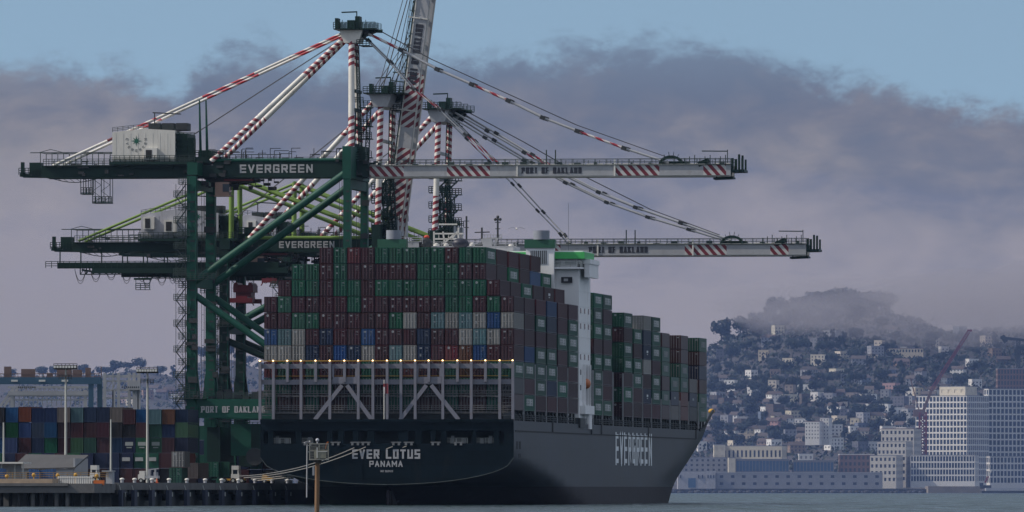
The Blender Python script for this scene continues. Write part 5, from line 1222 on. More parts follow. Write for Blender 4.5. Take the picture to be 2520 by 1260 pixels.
m = MB(); m.bx(r0, r1 - .6, 59, 61, ZQ + .5, ZQ + 1.2); m.bx(r0 + .1, r0 + 1, 59.1, 60.9, ZQ + 1.2, ZQ + 1.6); m.build('body', [M_YEL], o)
m = MB()
for x in (r0 + .9, r1 - .9): m.beam((x, 59.2, ZQ + 1.2), (x + .1, 59.2, ZQ + 2.2), .1, .1)
m.bx(r0 + .8, r1 - .7, 59.1, 60.9, ZQ + 2.2, ZQ + 2.3); m.beam((r1 - .3, 60, ZQ + .3), (r1 - .3, 60, ZQ + 2.4), .2, .6); m.build('overhead_guard', [M_DARK], o); wheelset(o, r0, r1, 59, 61, ZQ, .38, (.2, .75))
for lab, k, px, t, z, doors in (('green container with door rods resting on the quay by the truck', 'G', 432, 10, 0.0, True), ('pale grey container on top of the green one on the quay', 'W', 438, 10, 2.9, True), ('taupe box container behind the quay bollards', 'T', 471, 30, .9, False),
                          ('dark green container on a trailer below the portal beam', 'G', 523, 60, 1.2, True), ('second green container beside the trailer below the portal beam', 'G', 549, 62, 1.2, False)):
    container(k, Q(px, 1170, t)[0], t, ZQ + z, 6.1 if k != 'T' else 12.2, lab, 'loose containers on the quay', doors=doors)
for i, (px, t) in enumerate(((374, -100), (386, -100))):
    m = MB(); r = Q(px, 1185, t)[0]; m.tube((r, t, ZQ), (r, t, ZQ + .8), .26, 8, 0, r2=.05); m.bx(r - .3, r + .3, t - .3, t + .3, ZQ - .01, ZQ + .05); solo(m, 'traffic_cone', [mat('orange cone', (.5, .10, .03), .6)], ('orange traffic cone on the quay edge, the left one of two', 'orange traffic cone on the quay edge, the right one of two')[i], 'cone', r, t, ZQ)
# mooring lines
lines = [((872, 1102), (588, 1172), 20), ((900, 1100), (600, 1176), 26), ((966, 1099), (618, 1179), 34), ((1000, 1098), (628, 1183), 40), ((900, 1104), (640, 1178), 46)]
for i, (a, b_, t1_) in enumerate(lines[:4]):
    ra, za = Q(a[0], a[1], -.3); rb, zb_ = Q(b_[0], b_[1], t1_ - 26); p0, p1 = Vector((ra, -.3, za)), Vector((rb, t1_ - 26, max(zb_, ZQ + .3)))
    m = MB(); m.path([p0.lerp(p1, k / 10) - Vector((0, 0, 1.1 * (1 - (2 * k / 10 - 1) ** 2))) for k in range(11)], .085, 5)
    solo(m, 'mooring_line', [M_ROPE], 'pale mooring rope sagging from the stern to the quay, %s from the top' % ORD[i + 1], 'rope', ra, -.3, za, 'mooring ropes of the ship')
m = MB(); a = Q(654, 1118, 0); b_ = Q(704, 1180, 10); m.path([Vector((a[0], 2, a[1])), Vector((b_[0], 10, max(b_[1], 4.2)))], .07, 5); solo(m, 'mooring_line', [M_ROPE], 'short steep mooring rope at the corner of the stern', 'rope', a[0], 2, a[1], 'mooring ropes of the ship')

# ================================================================ CHANNEL MARKER IN FRONT
DM = 790.0
def P(px, py, D=DM): x, z = B(px, py, D); return Vector((x, D + CY, z))
M_WOOD = mat('wet timber pile', (0.20, 0.115, 0.06), .85, 0, .45, 3.0, streak=(1, 1, .12), grime=((.035, .025, .02), .5, 2.0))
M_MESH = mat('pale galvanised mesh', (0.36, 0.34, 0.28), .6, .1, .3, 3)
mk = wthing('channel_marker', 'timber pile with a caged platform and a round lantern in the foreground water', 'marker', P(780, 1200).x, DM + CY, -3)
OFF[mk.name] = tuple(mk.location)
m = MB(); a, b_ = P(781, 1140), P(779, 1310); m.tube((b_.x, b_.y, -3), (a.x, a.y, a.z), .20, 14, 0, r2=.185); m.tube(tuple(a), tuple(P(784, 1128)), .32, 12, 1, r2=.30); m.build('pile', [M_WOOD, mat('pile cap wrap', (.06, .05, .045), .7, 0, .3, 4)], mk)
m = MB(); x0, x1 = P(762, 0).x, P(808, 0).x; y0, y1 = DM + CY - .5, DM + CY + .5
z0, z1 = P(0, 1130).z, P(0, 1092).z
m.bx(x0 - .04, x1 + .04, y0 - .04, y1 + .04, z0 - .07, z0)
for z in (z1, z0 + (z1 - z0) * .55): m.beam((x0, y0, z), (x1, y0, z), .05, .06); m.beam((x0, y1, z), (x1, y1, z), .05, .05); m.beam((x0, y0, z), (x0, y1, z), .05, .05); m.beam((x1, y0, z), (x1, y1, z), .05, .05)
for x in (x0, (x0 + x1) / 2 + .02, x1):
    for y in (y0, y1): m.beam((x, y, z0), (x, y, z1), .05, .05)
for i in range(14): x = x0 + (x1 - x0) * (i + .5) / 14; m.beam((x, y0, z0), (x, y0, z1 - .02), .018, .018)
for i in range(9): z = z0 + (z1 - z0) * (i + .5) / 9; m.beam((x0, y0, z), (x1, y0, z), .018, .018)
m.build('platform', [M_MESH], mk)
m = MB(); m.bx(P(773, 0).x, P(803, 0).x, y0 - .09, y0 - .06, P(0, 1128).z, P(0, 1108).z); m.bx(P(779.5, 0).x, P(781.8, 0).x, y0 - .12, y0 - .09, P(0, 1127).z, P(0, 1101).z, 1); m.bx(P(783, 0).x, P(806, 0).x, y0 - .115, y0 - .092, P(0, 1112).z, P(0, 1110.5).z, 1)
m.build('day_board', [mat('greenish board', (.26, .25, .19), .7, 0, .3, 4), M_WHT], mk)
m = MB(); m.bx(P(769, 0).x, P(774, 0).x, y0 - .02, y0 + .2, P(0, 1170).z, P(0, 1148).z); m.build('battery_box', [M_GREYP], mk)
m = MB(); m.ball(P(781, 1083), .145, 0, 14, 10); m.tube(P(781, 1092), P(781, 1086), .06); m.build('lantern', [mat('frosted lantern', (.42, .43, .46), .25)], mk)
m = MB(); m.tube(P(756, 1093), P(755, 1224), .055, 8); m.beam(P(756, 1096), P(766, 1096), .05, .05); m.beam(P(756, 1112), P(764, 1112), .05, .05)
for i in range(12): m.beam(P(754, 1110 + i * 9), P(757.5, 1110 + i * 9), .03, .03)
m.build('ladder_pipe', [M_GREYP], mk)
m = MB(); m.beam(P(801, 1104), P(804, 1090), .09, .08); m.beam(P(803, 1092), P(808, 1087), .12, .1); m.build('bracket', [M_ORG], mk)
def gull(loc, label, s, perched):
    o = wthing('gull', label, 'bird', loc.x, loc.y, loc.z); M1 = mat('white feathers', (.6, .6, .58), .8); M2 = mat('grey wing feathers', (.16, .17, .19), .8)
    m = MB(); ax = Vector((-1, 0, -.15)) if perched else Vector((0.25, -1, .02)); ax.normalize()
    for i in range(9):
        f0, f1 = i / 9, (i + 1) / 9; pr = lambda f: .085 * math.sin(math.pi * min(1, .06 + f * .9)) ** .7 * (1 if f > .25 else .62 + f)
        m.tube(ax * (f0 - .35) * .42 * s, ax * (f1 - .35) * .42 * s, pr(f0) * s, 10, 0, r2=pr(f1) * s, cap=False)
    hd = -ax * .17 * s + Vector((0, 0, .07 * s)); m.ball(hd, .06 * s, 0, 10, 6); m.build('body', [M1], o)
    m = MB(); m.tube(hd - ax * .05 * s, hd - ax * .12 * s - Vector((0, 0, .01)), .016 * s, 6, 0, r2=.005); m.build('beak', [M_YEL], o)
    if perched:
        for q in (-1, 1):
            m = MB(); m.ball((ax.x * .06 * s, q * .065 * s, .02), .1 * s, 0, 10, 6, (1.9, .35, .7)); m.build('wing', [M2], o)
        for q in (-.03, .03): m = MB(); m.tube((0, q, -.05 * s), (0, q, -.2 * s), .008, 5); m.build('leg', [M_YEL], o)
        m = MB(); m.add([(-.22 * s, -.05, -.05), (-.22 * s, .05, -.05), (-.42 * s, .05, -.14), (-.42 * s, -.05, -.14), (-.22 * s, -.05, -.03), (-.22 * s, .05, -.03), (-.42 * s, .05, -.125), (-.42 * s, -.05, -.125)], [(0, 1, 2, 3), (7, 6, 5, 4), (0, 3, 7, 4), (1, 5, 6, 2), (2, 6, 7, 3)]); m.build('tail', [M2], o)
    else:
        for q in (-1, 1):
            m = MB(); pts = [(.03, .02, .09), (.28, .12, .11), (.55, .1, .08), (.78, -.02, .02)]
            P_ = []
            for x, z, c in pts: P_ += [(q * x * s, -c * s, z * s), (q * x * s, c * s, z * s - .01), (q * x * s, 0, z * s + .02)]
            m.add(P_, [f for i in range(3) for f in ((3 * i, 3 * i + 3, 3 * i + 5, 3 * i + 2), (3 * i + 2, 3 * i + 5, 3 * i + 4, 3 * i + 1), (3 * i + 1, 3 * i + 4, 3 * i + 3, 3 * i))]); m.build('wing', [M2], o)
    return o
gull(P(757, 1089), 'white and grey gull perched on the ladder pipe of the channel marker', 1.0, True)
gull(P(1271, 563, 700), 'gull flying with spread dark wings above the container ship', .75, False)

# ================================================================ FAR SHORE
def prof(pts, x):
    if x <= pts[0][0]: return pts[0][1]
    for (a, p), (b_, q) in zip(pts, pts[1:]):
        if x <= b_:
            f = (x - a) / (b_ - a); f = f * f * (3 - 2 * f); return p + (q - p) * f
    return pts[-1][1]
RIDGE = [(-400, 930), (0, 932), (120, 926), (250, 918), (330, 912), (430, 930), (490, 893), (545, 885), (600, 892), (650, 908), (740, 960), (1400, 990), (1560, 930), (1700, 880), (1752, 856), (1790, 826), (1860, 812), (1890, 790), (1915, 766), (2000, 758), (2160, 760), (2230, 784), (2350, 815), (2450, 812), (2560, 800), (2900, 800)]
DR, DS = 9000.0, 6720.0
def gz(px, D):
    y = prof(RIDGE, px); zr = CH + (HZ - y) / F * DR
    v = (D - DS - 150) / (DR - DS - 150); v = max(0, v)
    if v <= 1: h = 3 + (zr - 3) * (0.25 * v + 0.75 * v * v * (1.9 - .9 * v))
    else: h = zr - (v - 1) * 25
    x = (px - 1260) / F * D
    return h + 1.6 * math.sin(x * .031 + D * .011) * min(1, v * 3) + 1.1 * math.sin(x * .09 - D * .023) * min(1, v * 3)
def atY(px, y):                 # distance at which the slope is seen at this height
    lo, hi = DS + 60, DR
    f = lambda D: HZ - (gz(px, D) - CH) / D * F
    if f(hi) > y: return None
    for _ in range(30):
        mid = (lo + hi) / 2
        if f(mid) > y: lo = mid
        else: hi = mid
    return lo
M_HILL = mat('hillside scrub', (0.045, 0.036, 0.036), .95, 0, .45, .02, grime=((.03, .038, .03), .75, .012))
m = MB(); pxs = [-500 + 25 * i for i in range(138)]; Ds = [DS - 60, DS, DS + 80, DS + 150] + [DS + 150 + (DR - DS - 150) * (i + 1) / 30 for i in range(30)] + [DR + 150, DR + 500]
for D in Ds:
    for px in pxs:
        x = (px - 1260) / F * D; m.v.append((x, D + CY, -2 if D < DS else (3 if D <= DS + 90 else gz(px, D))))
n = len(pxs)
for j in range(len(Ds) - 1):
    for i in range(n - 1): m.f.append([j * n + i, j * n + i + 1, (j + 1) * n + i + 1, (j + 1) * n + i]); m.m.append(0); m.uv.append([(0, 0)] * 4); m.sm.append(True)
o = m.build('hills', M_HILL); tag(o, 'hazy hillside rising behind the waterfront', kind='structure')
M_CREAM = mat('cream wall', (0.55, 0.49, 0.38), .8, 0, .12, .2); M_GWALL = mat('grey wall', (0.24, 0.24, 0.25), .8, 0, .15, .2); M_DWALL = mat('dark shed wall', (0.16, 0.16, 0.17), .8, 0, .15, .2); M_BRN = mat('brown wall', (0.16, 0.10, 0.085), .8, 0, .15, .2)
M_BGL = mat('blue curtain glass', (0.06, 0.12, 0.20), .25, 0, .2, .2); M_WWALL = mat('white wall', (0.60, 0.58, 0.55), .8, 0, .1, .2); M_ROOFG = mat('grey roofing', (0.20, 0.20, 0.21), .9, 0, .2, .3); M_DGL = mat('dark window', (0.03, 0.035, 0.05), .3, 0, .2, .3)
def block(name, label, cat, px0, px1, y0, y1, D, dep, nc, nf, wall, glass, roof=None, cw=.45, fh=.4, group=None, rz=0.0, base=None, sides=True):
    """a building: glazed core behind a wall of piers and floor bands"""
    x0, z1 = B(px0, y0, D); x1, z0 = B(px1, y1, D); w = x1 - x0; zb = 0.0 if base is None else base
    o = wthing(name, label, cat, (x0 + x1) / 2, D + CY + dep / 2, z0, group, rz)
    hgt = z1 - z0; hw, hd = w / 2, dep / 2
    m = MB(); m.bx(-hw + .35, hw - .35, -hd + .35, hd - .35, 0.02, hgt - .3); m.build('window', [glass], o)
    m = MB(); pw = w / nc; ph = hgt / nf
    for i in range(nc + 1): x = -hw + pw * i; q = pw * cw / 2; m.bx(max(-hw, x - q), min(hw, x + q), -hd, -hd + .5, 0, hgt)
    for j in range(nf + 1): z = ph * j; q = ph * fh / 2; m.bx(-hw + .01, hw - .01, -hd - .03, -hd + .48, max(-3, z - q) if j else -4, min(hgt + .02, z + q))
    k = max(1, int(round(dep / pw)))
    if sides:
        for s in (-1, 1):
            for i in range(k + 1): y = -hd + dep * i / k; q = dep / k * cw / 2; m.bx(s * hw - (.5 if s > 0 else 0), s * hw + (0 if s > 0 else .5), max(-hd + .51, y - q), min(hd, y + q), 0, hgt)
            for j in range(nf + 1): z = ph * j; q = ph * fh / 2; m.bx(s * hw - (.47 if s > 0 else .03), s * hw + (.03 if s > 0 else .47), -hd + .51, hd, max(-3, z - q) if j else -4, min(hgt + .02, z + q))
    m.build('wall', [wall], o)
    m = MB(); m.bx(-hw - .1, hw + .1, -hd - .1, hd + .1, hgt + .03, hgt + .5); m.build('roof', [roof or M_ROOFG], o)
    return o
# seawall
m = MB()
for a, b_ in ((1500, 1700), (1700, 1990), (1990, 2285)):
    x0, x1 = B(a, 0, DS - 60)[0], B(b_, 0, DS - 60)[0]; m.bx(x0, x1 - .1, DS - 62 + CY, DS - 40 + CY, -2, 2.6 + (a % 3) * .2)
    for i in range(int((x1 - x0) / 4)): x = x0 + 4 * i + rnd.uniform(-1, 1); m.ball((x, DS - 64 + CY, .4), rnd.uniform(1, 2.3), 0, 6, 4, (1.4, 1, .8))
o = m.build('seawall', mat('dark riprap', (0.035, 0.036, 0.04), .9, 0, .4, .3)); tag(o, 'dark rock seawall along the far waterfront', 'seawall')
m = MB(); x0, x1 = B(2284, 0, DS - 90)[0], B(2412, 0, DS - 90)[0]; m.bx(x0, x1, DS - 92 + CY, DS - 40 + CY, -2, 4.6); o = m.build('bulkhead', mat('brown timber bulkhead', (.20, .17, .14), .9, 0, .3, .2)); tag(o, 'brown bulkhead at the foot of the glass tower', 'bulkhead')
m = MB(); x0, x1 = B(2414, 0, DS - 120)[0], B(2640, 0, DS - 120)[0]; m.bx(x0, x1, DS - 130 + CY, DS - 110 + CY, -.5, 1.6); m.bx(x0 + 3, x1 - 3, DS - 128 + CY, DS - 112 + CY, 1.6, 3.4, 1); o = m.build('barge', [M_DARK, M_GREYP]); tag(o, 'long flat barge moored at the right edge of the waterfront', 'barge')
# pier shed
block('pier_shed', 'long low grey pier shed with dark arched openings on the waterfront', 'shed', 1762, 2172, 1164, 1199, DS - 40, 40, 15, 2, M_GWALL, M_DGL, mat('pale shed roof', (.33, .33, .33), .8), .68, .62)
x0, z0 = B(1668, 1200, DS - 44); x1, z1 = B(1761, 1161, DS - 44)
o = wthing('pier_bulkhead_building', 'pale end building with a blue doorway at the left of the pier shed', 'building', (x0 + x1) / 2, DS - 44 + CY, z0)
m = MB(); w = (x1 - x0) / 2; m.bx(-w, w, 0, 30, -1, z1 - z0); m.bx(w * .5, w, -.6, -.02, -1, z1 - z0 + .6); m.build('wall', [mat('pale plaster', (.36, .35, .36), .8)], o)
m = MB(); m.bx(-w * .45, -w * .05, -.15, -.02, 0, (z1 - z0) * .6); m.build('door', [M_BGL], o)
for i, a in enumerate((-.85, .1, .3, .6, .75, .9)): m = MB(); m.bx(w * a - .4, w * a + .4, -.75, -.62 if a > .5 else -.02, (z1 - z0) * .6, (z1 - z0) * .8); m.build('window', [M_DGL], o)
block('long_hall', 'long cream hall with a row of tall dark windows behind the waterfront', 'building', 1786, 1932, 1098, 1135, 6950, 30, 14, 1, M_CREAM, M_DGL, M_ROOFG, .55, .55, rz=R(-8))
block('hall_tower', 'square cream end block at the left of the long hall', 'building', 1757, 1785, 1095, 1135, 6940, 25, 2, 2, M_CREAM, M_CREAM, None, .6, .6)
block('glass_shed', 'blue glazed low building with a cream pillar, left of two', 'building', 1811, 1942, 1131, 1163, 6850, 25, 16, 1, M_DWALL, M_BGL, M_ROOFG, .16, .2)
m = block('pillar_block', 'narrow cream block at the left end of the blue glazed building', 'building', 1793, 1810, 1127, 1163, 6848, 25, 1, 1, M_CREAM, M_CREAM, None, .8, .8)
block('glass_shed', 'blue glazed low building, right of two, darker and shorter', 'building', 1952, 2052, 1134, 1163, 6852, 25, 12, 1, M_DWALL, M_BGL, M_ROOFG, .2, .25)
block('grey_block', 'grey low block with small windows by the ship\'s bow', 'building', 1655, 1790, 1127, 1162, 6880, 25, 10, 3, M_GWALL, M_DGL, M_ROOFG, .6, .55)
block('brown_block', 'brown waterfront block with a pale roof line', 'building', 2066, 2152, 1119, 1164, 6860, 25, 8, 3, M_BRN, M_DGL, M_WWALL, .5, .45)
block('white_apartment_block', 'white apartment block with small windows on the lower hillside', 'building', 1986, 2022, 1038, 1082, 7250, 15, 5, 5, M_WWALL, M_DGL, M_BRN, .62, .6, rz=R(-12))
block('white_apartment_wing', 'taller white wing at the right of the apartment block', 'building', 2023, 2045, 1029, 1082, 7262, 15, 3, 6, M_WWALL, M_DGL, None, .66, .62, rz=R(-12))
block('pale_shed', 'small pale shed between the blue glazed buildings', 'building', 1966, 2001, 1117, 1134, 6900, 15, 3, 1, M_WWALL, M_GWALL, None, .6, .6)
M_PERF = mat('pale perforated facade', (0.46, 0.43, 0.38), .8, 0, .1, .2)
block('stepped_block', 'stepped pale block with square windows, tallest rear part', 'building', 2178, 2261, 1056, 1186, 6840, 22, 8, 8, M_PERF, M_DGL, M_BRN, .5, .5, rz=R(-16))
block('stepped_block', 'stepped pale block with square windows, middle part', 'building', 2168, 2240, 1088, 1186, 6812, 20, 7, 6, M_PERF, M_DGL, None, .5, .5, rz=R(-16))
block('stepped_block', 'stepped pale block with square windows, lowest front part', 'building', 2150, 2216, 1122, 1188, 6785, 20, 6, 4, M_PERF, M_DGL, None, .5, .5, rz=R(-16))
M_FRAME = mat('white facade frame', (0.62, 0.60, 0.57), .6, 0, .08, .2); M_FGL = mat('facade glass', (0.03, 0.045, 0.075), .2, 0, .75, .3)
def tower(label, px0, px1, y0, y1, D, dep, nc, nf, rz, nm='glass_tower', extra=0):
    o = block(nm, label, 'office building', px0, px1, y0, y1, D, dep, nc, nf, M_FRAME, M_FGL, M_ROOFG, .26, .24, 'white framed glass office towers', rz)
    return o
tower('white framed glass tower, sunlit left face towards the hill', 2272, 2420, 975, 1185, 6900, 30, 15, 14, R(-34))
tower('taller white framed glass tower cut by the right edge of the photo', 2418, 2575, 958, 1190, 6960, 7, 14, 15, R(26))
tower('broad low glass podium in front of the white framed tower', 2246, 2406, 1121, 1186, 6800, 20, 22, 4, R(-10))
tower('shaded low glass annex at the right of the podium', 2424, 2560, 1124, 1190, 6850, 5, 14, 4, R(26))
block('plant_room', 'plain cream plant room on the roof of the glass tower', 'plant room', 2320, 2398, 952, 974, 6915, 14, 4, 1, M_CREAM, M_CREAM, None, .6, .6, rz=R(-38))
o = block('unfinished_tower', 'brown unfinished tower frame wrapped in scaffolding behind the glass tower', 'tower', 2455, 2560, 908, 1100, 7200, 25, 14, 14, M_BRN, M_DGL, None, .4, .3)
for i, (a, y0, y1) in enumerate(((2137, 858, 869), (2098, 873, 884))):
    o = block('apartment_row', ('long row of warm lit cream apartments high on the hillside', 'shorter cream apartment row just below the long one')[i], 'apartments', a, a + (135 if i == 0 else 62), y0, y1, atY(a + 50, y1 - 3), 12, 18 if i == 0 else 8, 1, mat('sun-tinted cream wall', (.62, .52, .38), .8), M_DGL, M_BRN, .5, .4, 'cream apartment rows')  # warm sunlight on the rows is mixed into the wall colour
# construction cranes
M_CRED = mat('construction crane red', (0.18, 0.028, 0.034), .6, 0, .2)
def P2(px, py, D): x, z = B(px, py, D); return Vector((x, D + CY, z))
o = wthing('crawler_crane', 'red lattice boom crane leaning right above the glass tower', 'crane', P2(2270, 1120, 6870).x, 6870 + CY, 3); OFF[o.name] = tuple(o.location)
m = MB(); m.truss(P2(2292, 960, 6870), P2(2384, 816, 6870), 1.9, 1.9, 2.6, .32); m.beam(P2(2333, 895, 6870), P2(2362, 850, 6870), 1.0, 1.0); m.bx(*(lambda p: (p.x - 1, p.x + 2.4, p.y - 1, p.y + 1, p.z - .3, p.z + 1.2))(P2(2384, 815, 6870))); m.build('boom', [M_CRED], o)
m = MB(); m.truss(P2(2271, 1125, 6870), P2(2271, 1015, 6870), 4.6, 4.6, 4, .75); m.build('mast', [M_CRED], o)
m = MB(); m.bx(*(lambda p: (p.x - 5, p.x + 3, p.y - 2, p.y + 2, p.z - 1, p.z + 4))(P2(2265, 1022, 6870))); m.beam(P2(2271, 1015, 6870), P2(2292, 960, 6870), 2, 2); m.beam(P2(2262, 1010, 6870), P2(2240, 930, 6870), .8, .8); m.beam(P2(2240, 930, 6870), P2(2292, 962, 6870), .35, .35); m.build('machine_deck', [M_BRN], o)
o = wthing('tower_crane', 'dark tower crane head poking out of the fog at the right edge', 'crane', P2(2472, 960, 7300).x, 7300 + CY, 3); OFF[o.name] = tuple(o.location)
m = MB(); m.beam(P2(2505, 930, 7300), P2(2478, 850, 7300), .5, .5); m.beam(P2(2462, 831, 7300), P2(2530, 838, 7300), 1.6, 2.0); m.beam(P2(2466, 826, 7300), P2(2476, 842, 7300), 2.2, 3.4); m.build('jib', [M_DARK], o)
m = MB(); m.truss(P2(2506, 960, 7300), P2(2506, 838, 7300), 2.4, 2.4, 3, .4); m.build('mast', [M_DARK], o)
o = wthing('mobile_crane', 'small mobile crane with red and white boom at the foot of the right tower', 'crane', P2(2425, 1190, 6740).x, 6740 + CY, 3); OFF[o.name] = tuple(o.location)
m = MB(); m.beam(P2(2424, 1188, 6740), P2(2432, 1172, 6740), 1.3, 1.3); m.beam(P2(2432, 1172, 6740), P2(2440, 1157, 6740), 1.0, 1.0, 1); m.build('boom', [M_CRED, M_WHT], o)
m = MB(); p = P2(2425, 1192, 6740); m.bx(p.x - 4, p.x + 4, p.y - 1.5, p.y + 1.5, 3, 5.4); m.bx(p.x - 4, p.x - 1.5, p.y - 1.4, p.y + 1.4, 5.4, 7); m.build('carrier', [M_DARK], o)
# houses on the hillside, terrace by terrace
HC = {'white': (.62, .60, .57), 'cream': (.52, .45, .34), 'pale grey': (.26, .26, .28), 'pink': (.34, .22, .21), 'tan': (.25, .18, .14), 'grey': (.12, .12, .14), 'brown': (.09, .065, .055), 'blue grey': (.13, .16, .22)}
HM = {}
def housemesh(col, kind, wide):
    key = (col, kind, wide)
    if key in HM: return HM[key]
    wm = mat('house wall, ' + col, HC[col], .85, 0, .15, .3, rnd_v=.12); rm = mat('house roof tiles', (.075, .055, .05), .9, 0, .2, .4, rnd_v=.25) if kind == 'gabled' else M_ROOFG
    m = MB(); w, d, h = wide, 9.0, {'gabled': 5.5, 'flat roofed': 6.5, 'two storey': 8.5}[kind]; hw, hd = w / 2, d / 2
    m.bx(-hw, hw, -hd, hd, -5, h, 0)
    if kind == 'gabled':
        P_ = [(-hw - .4, -hd - .4, h - .1), (hw + .4, -hd - .4, h - .1), (hw + .4, hd + .4, h - .1), (-hw - .4, hd + .4, h - .1), (-hw - .4, 0, h + 2.8), (hw + .4, 0, h + 2.8)]
        m.add(P_, [(0, 1, 5, 4), (2, 3, 4, 5), (1, 2, 5), (3, 0, 4), (3, 2, 1, 0)], 1)
    else: m.bx(-hw - .15, hw + .15, -hd - .15, hd + .15, h + .02, h + .5, 0); m.bx(-hw + .3, hw - .3, -hd + .3, hd - .3, h + .5, h + .56, 1)
    nw = max(2, int(w / 2.6)); nfl = 2 if h < 7 else 3
    for j in range(nfl):
        for i in range(nw):
            x = -hw + w * (i + .5) / nw; z = .9 + j * 2.7
            if z + 1.4 < h: m.bx(x - .55, x + .55, -hd - .06, -hd - .01, z, z + 1.35, 2)
    for j in range(nfl):
        for y in (-2, 2): m.bx(-hw - .06, -hw - .01, y - .6, y + .6, .9 + j * 2.7, 2.2 + j * 2.7, 2)
    HM[key] = m.mesh('house', [wm, rm, M_DGL]); return HM[key]
rows = []
def terrace(y, a, b_, step, skip=()): rows.append((y, a, b_, step, skip))
TR = [(1108, 1700, 2270, 22), (1092, 1710, 2270, 25), (1074, 1745, 2270, 25), (1056, 1750, 2278, 26), (1040, 1750, 2278, 25), (1022, 1752, 2280, 27), (1004, 1752, 2285, 27), (986, 1752, 2290, 34), (968, 1756, 2300, 44), (948, 1756, 2420, 56), (926, 1770, 2440, 80), (902, 1790, 2480, 90), (878, 1765, 2500, 110), (852, 1765, 2500, 130), (826, 1880, 2520, 170)]
hn = 0
def ordn(i): return ORD[i] if i < 20 else (('', '', 'twent', 'thirt', 'fort')[i // 10] + 'ieth' if i % 10 == 0 else ('', '', 'twenty-', 'thirty-', 'forty-')[i // 10] + ORD[i % 10])
OCC = [(1980, 2050, 1000, 1120)]
for ri, (y, a, b_, st) in enumerate(TR):
    px = a + rnd.uniform(0, st); i = 0
    while px < b_:
        yy = y + rnd.uniform(-7, 7)
        D = atY(px, yy)
        ok = D and not any(u < px < v and p < yy < q_ for u, v, p, q_ in OCC)
        if ok and rnd.random() < .80:
            i += 1; hn += 1
            col = rnd.choices(list(HC), (9, 4, 5, 1.6, 2.2, 4, 3, 3))[0]; kind = rnd.choices(('gabled', 'flat roofed', 'two storey'), (4, 4, 2))[0]; wd_ = rnd.choice((7.0, 9.0, 12.0))
            o = bpy.data.objects.new('house', housemesh(col, kind, wd_)); COL.objects.link(o)
            x = (px - 1260) / F * D; o.location = (x, D + CY, gz(px, D)); o.rotation_euler = (0, 0, R(rnd.uniform(-35, 40)))
            tag(o, '%s %s house, %s from the left on the %s terrace above the waterfront' % (col, kind, ordn(i), ORD[ri + 1]), 'house', 'houses on the far hillside')
        px += st * rnd.uniform(.7, 1.3)
# left background: a few houses low between the cranes
k = 0
for px in range(255, 640, 18):
    yy = rnd.uniform(965, 1000); D = atY(px, yy)
    if D and rnd.random() < .8:
        k += 1; o = bpy.data.objects.new('house', housemesh(rnd.choice(list(HC)), rnd.choice(('gabled', 'flat roofed')), 9.0)); COL.objects.link(o); o.location = ((px - 1260) / F * D, D + CY, gz(px, D)); o.rotation_euler = (0, 0, R(rnd.uniform(-30, 30)))
        tag(o, 'hazy house far behind the crane legs, %s from the left' % (ORD[k] if k < 20 else 'last'), 'house', 'houses behind the crane legs')
# trees: crowns of many leaf clumps
M_LEAF = mat('dark foliage', (0.016, 0.026, 0.020), .9, 0, .55, .5, rnd_v=.3); M_BARK = mat('bark', (.06, .045, .035), .9)
TM = []
def treemesh(seed, kind):
    q = random.Random(seed); m = MB(); lobes = []
    for i in range(12 if kind != 'tall' else 9):
        if kind == 'tall': z = 4 + 9 * i / 9; rr_ = 3.2 * (1 - .07 * i); a = q.uniform(0, 6.3); lobes.append((math.cos(a) * 1.4, math.sin(a) * 1.4, z, rr_ * q.uniform(.6, .9)))
        else: a = q.uniform(0, 6.3); e = q.uniform(.2, 1); d = q.uniform(1, 4.6 if kind == 'round' else 6); lobes.append((math.cos(a) * d, math.sin(a) * d, (5.0 if kind == 'round' else 3.6) + e * 4.2, q.uniform(1.6, 3.0)))
    for lx, ly, lz, lr in lobes:
        for _ in range(70):
            u = Vector((q.gauss(0, 1), q.gauss(0, 1), q.gauss(0, 1))).normalized() * lr * q.uniform(.55, 1.12); c = Vector((lx, ly, lz)) + u * .95
            nrm = (u + Vector((q.gauss(0, .6), q.gauss(0, .6), q.gauss(0, .6)))).normalized(); a = nrm.orthogonal().normalized(); b2 = nrm.cross(a); s = q.uniform(.35, .8)
            g = q.uniform(0, 6.3); a2 = a * math.cos(g) + b2 * math.sin(g); b3 = nrm.cross(a2)
            m.quad([c - a2 * s - b3 * s * .6, c + a2 * s - b3 * s * .5, c + a2 * s * .8 + b3 * s * .7, c - a2 * s * .7 + b3 * s * .6])
    t = MB(); t.tube((0, 0, -3), (0, 0, 5.5), .5, 7, 0, r2=.28)
    for lx, ly, lz, lr in lobes[:6]: t.tube((0, 0, 3.4), (lx * .8, ly * .8, lz), .24, 5, 0, r2=.08)
    return m.mesh('crown', [M_LEAF]), t.mesh('trunk', [M_BARK])
for i, kd in enumerate(('round', 'broad', 'tall', 'round', 'broad')): TM.append(treemesh(50 + i, kd) + (kd,))
def tree(px, D, s, label, group, ti=None):
    cm, tm, kd = TM[rnd.randrange(5) if ti is None else ti]
    o = bpy.data.objects.new('tree', None); COL.objects.link(o); o.location = ((px - 1260) / F * D, D + CY, gz(px, D)); o.scale = (s * rnd.uniform(.9, 1.2), s, s * rnd.uniform(.85, 1.15)); o.rotation_euler = (0, 0, rnd.uniform(0, 6.3))
    for me, nm in ((cm, 'crown'), (tm, 'trunk')):
        c = bpy.data.objects.new(nm, me); COL.objects.link(c); c.parent = o
    tag(o, label.replace('KIND', {'round': 'rounded', 'broad': 'spreading', 'tall': 'tall narrow'}[kd]), 'tree', group)
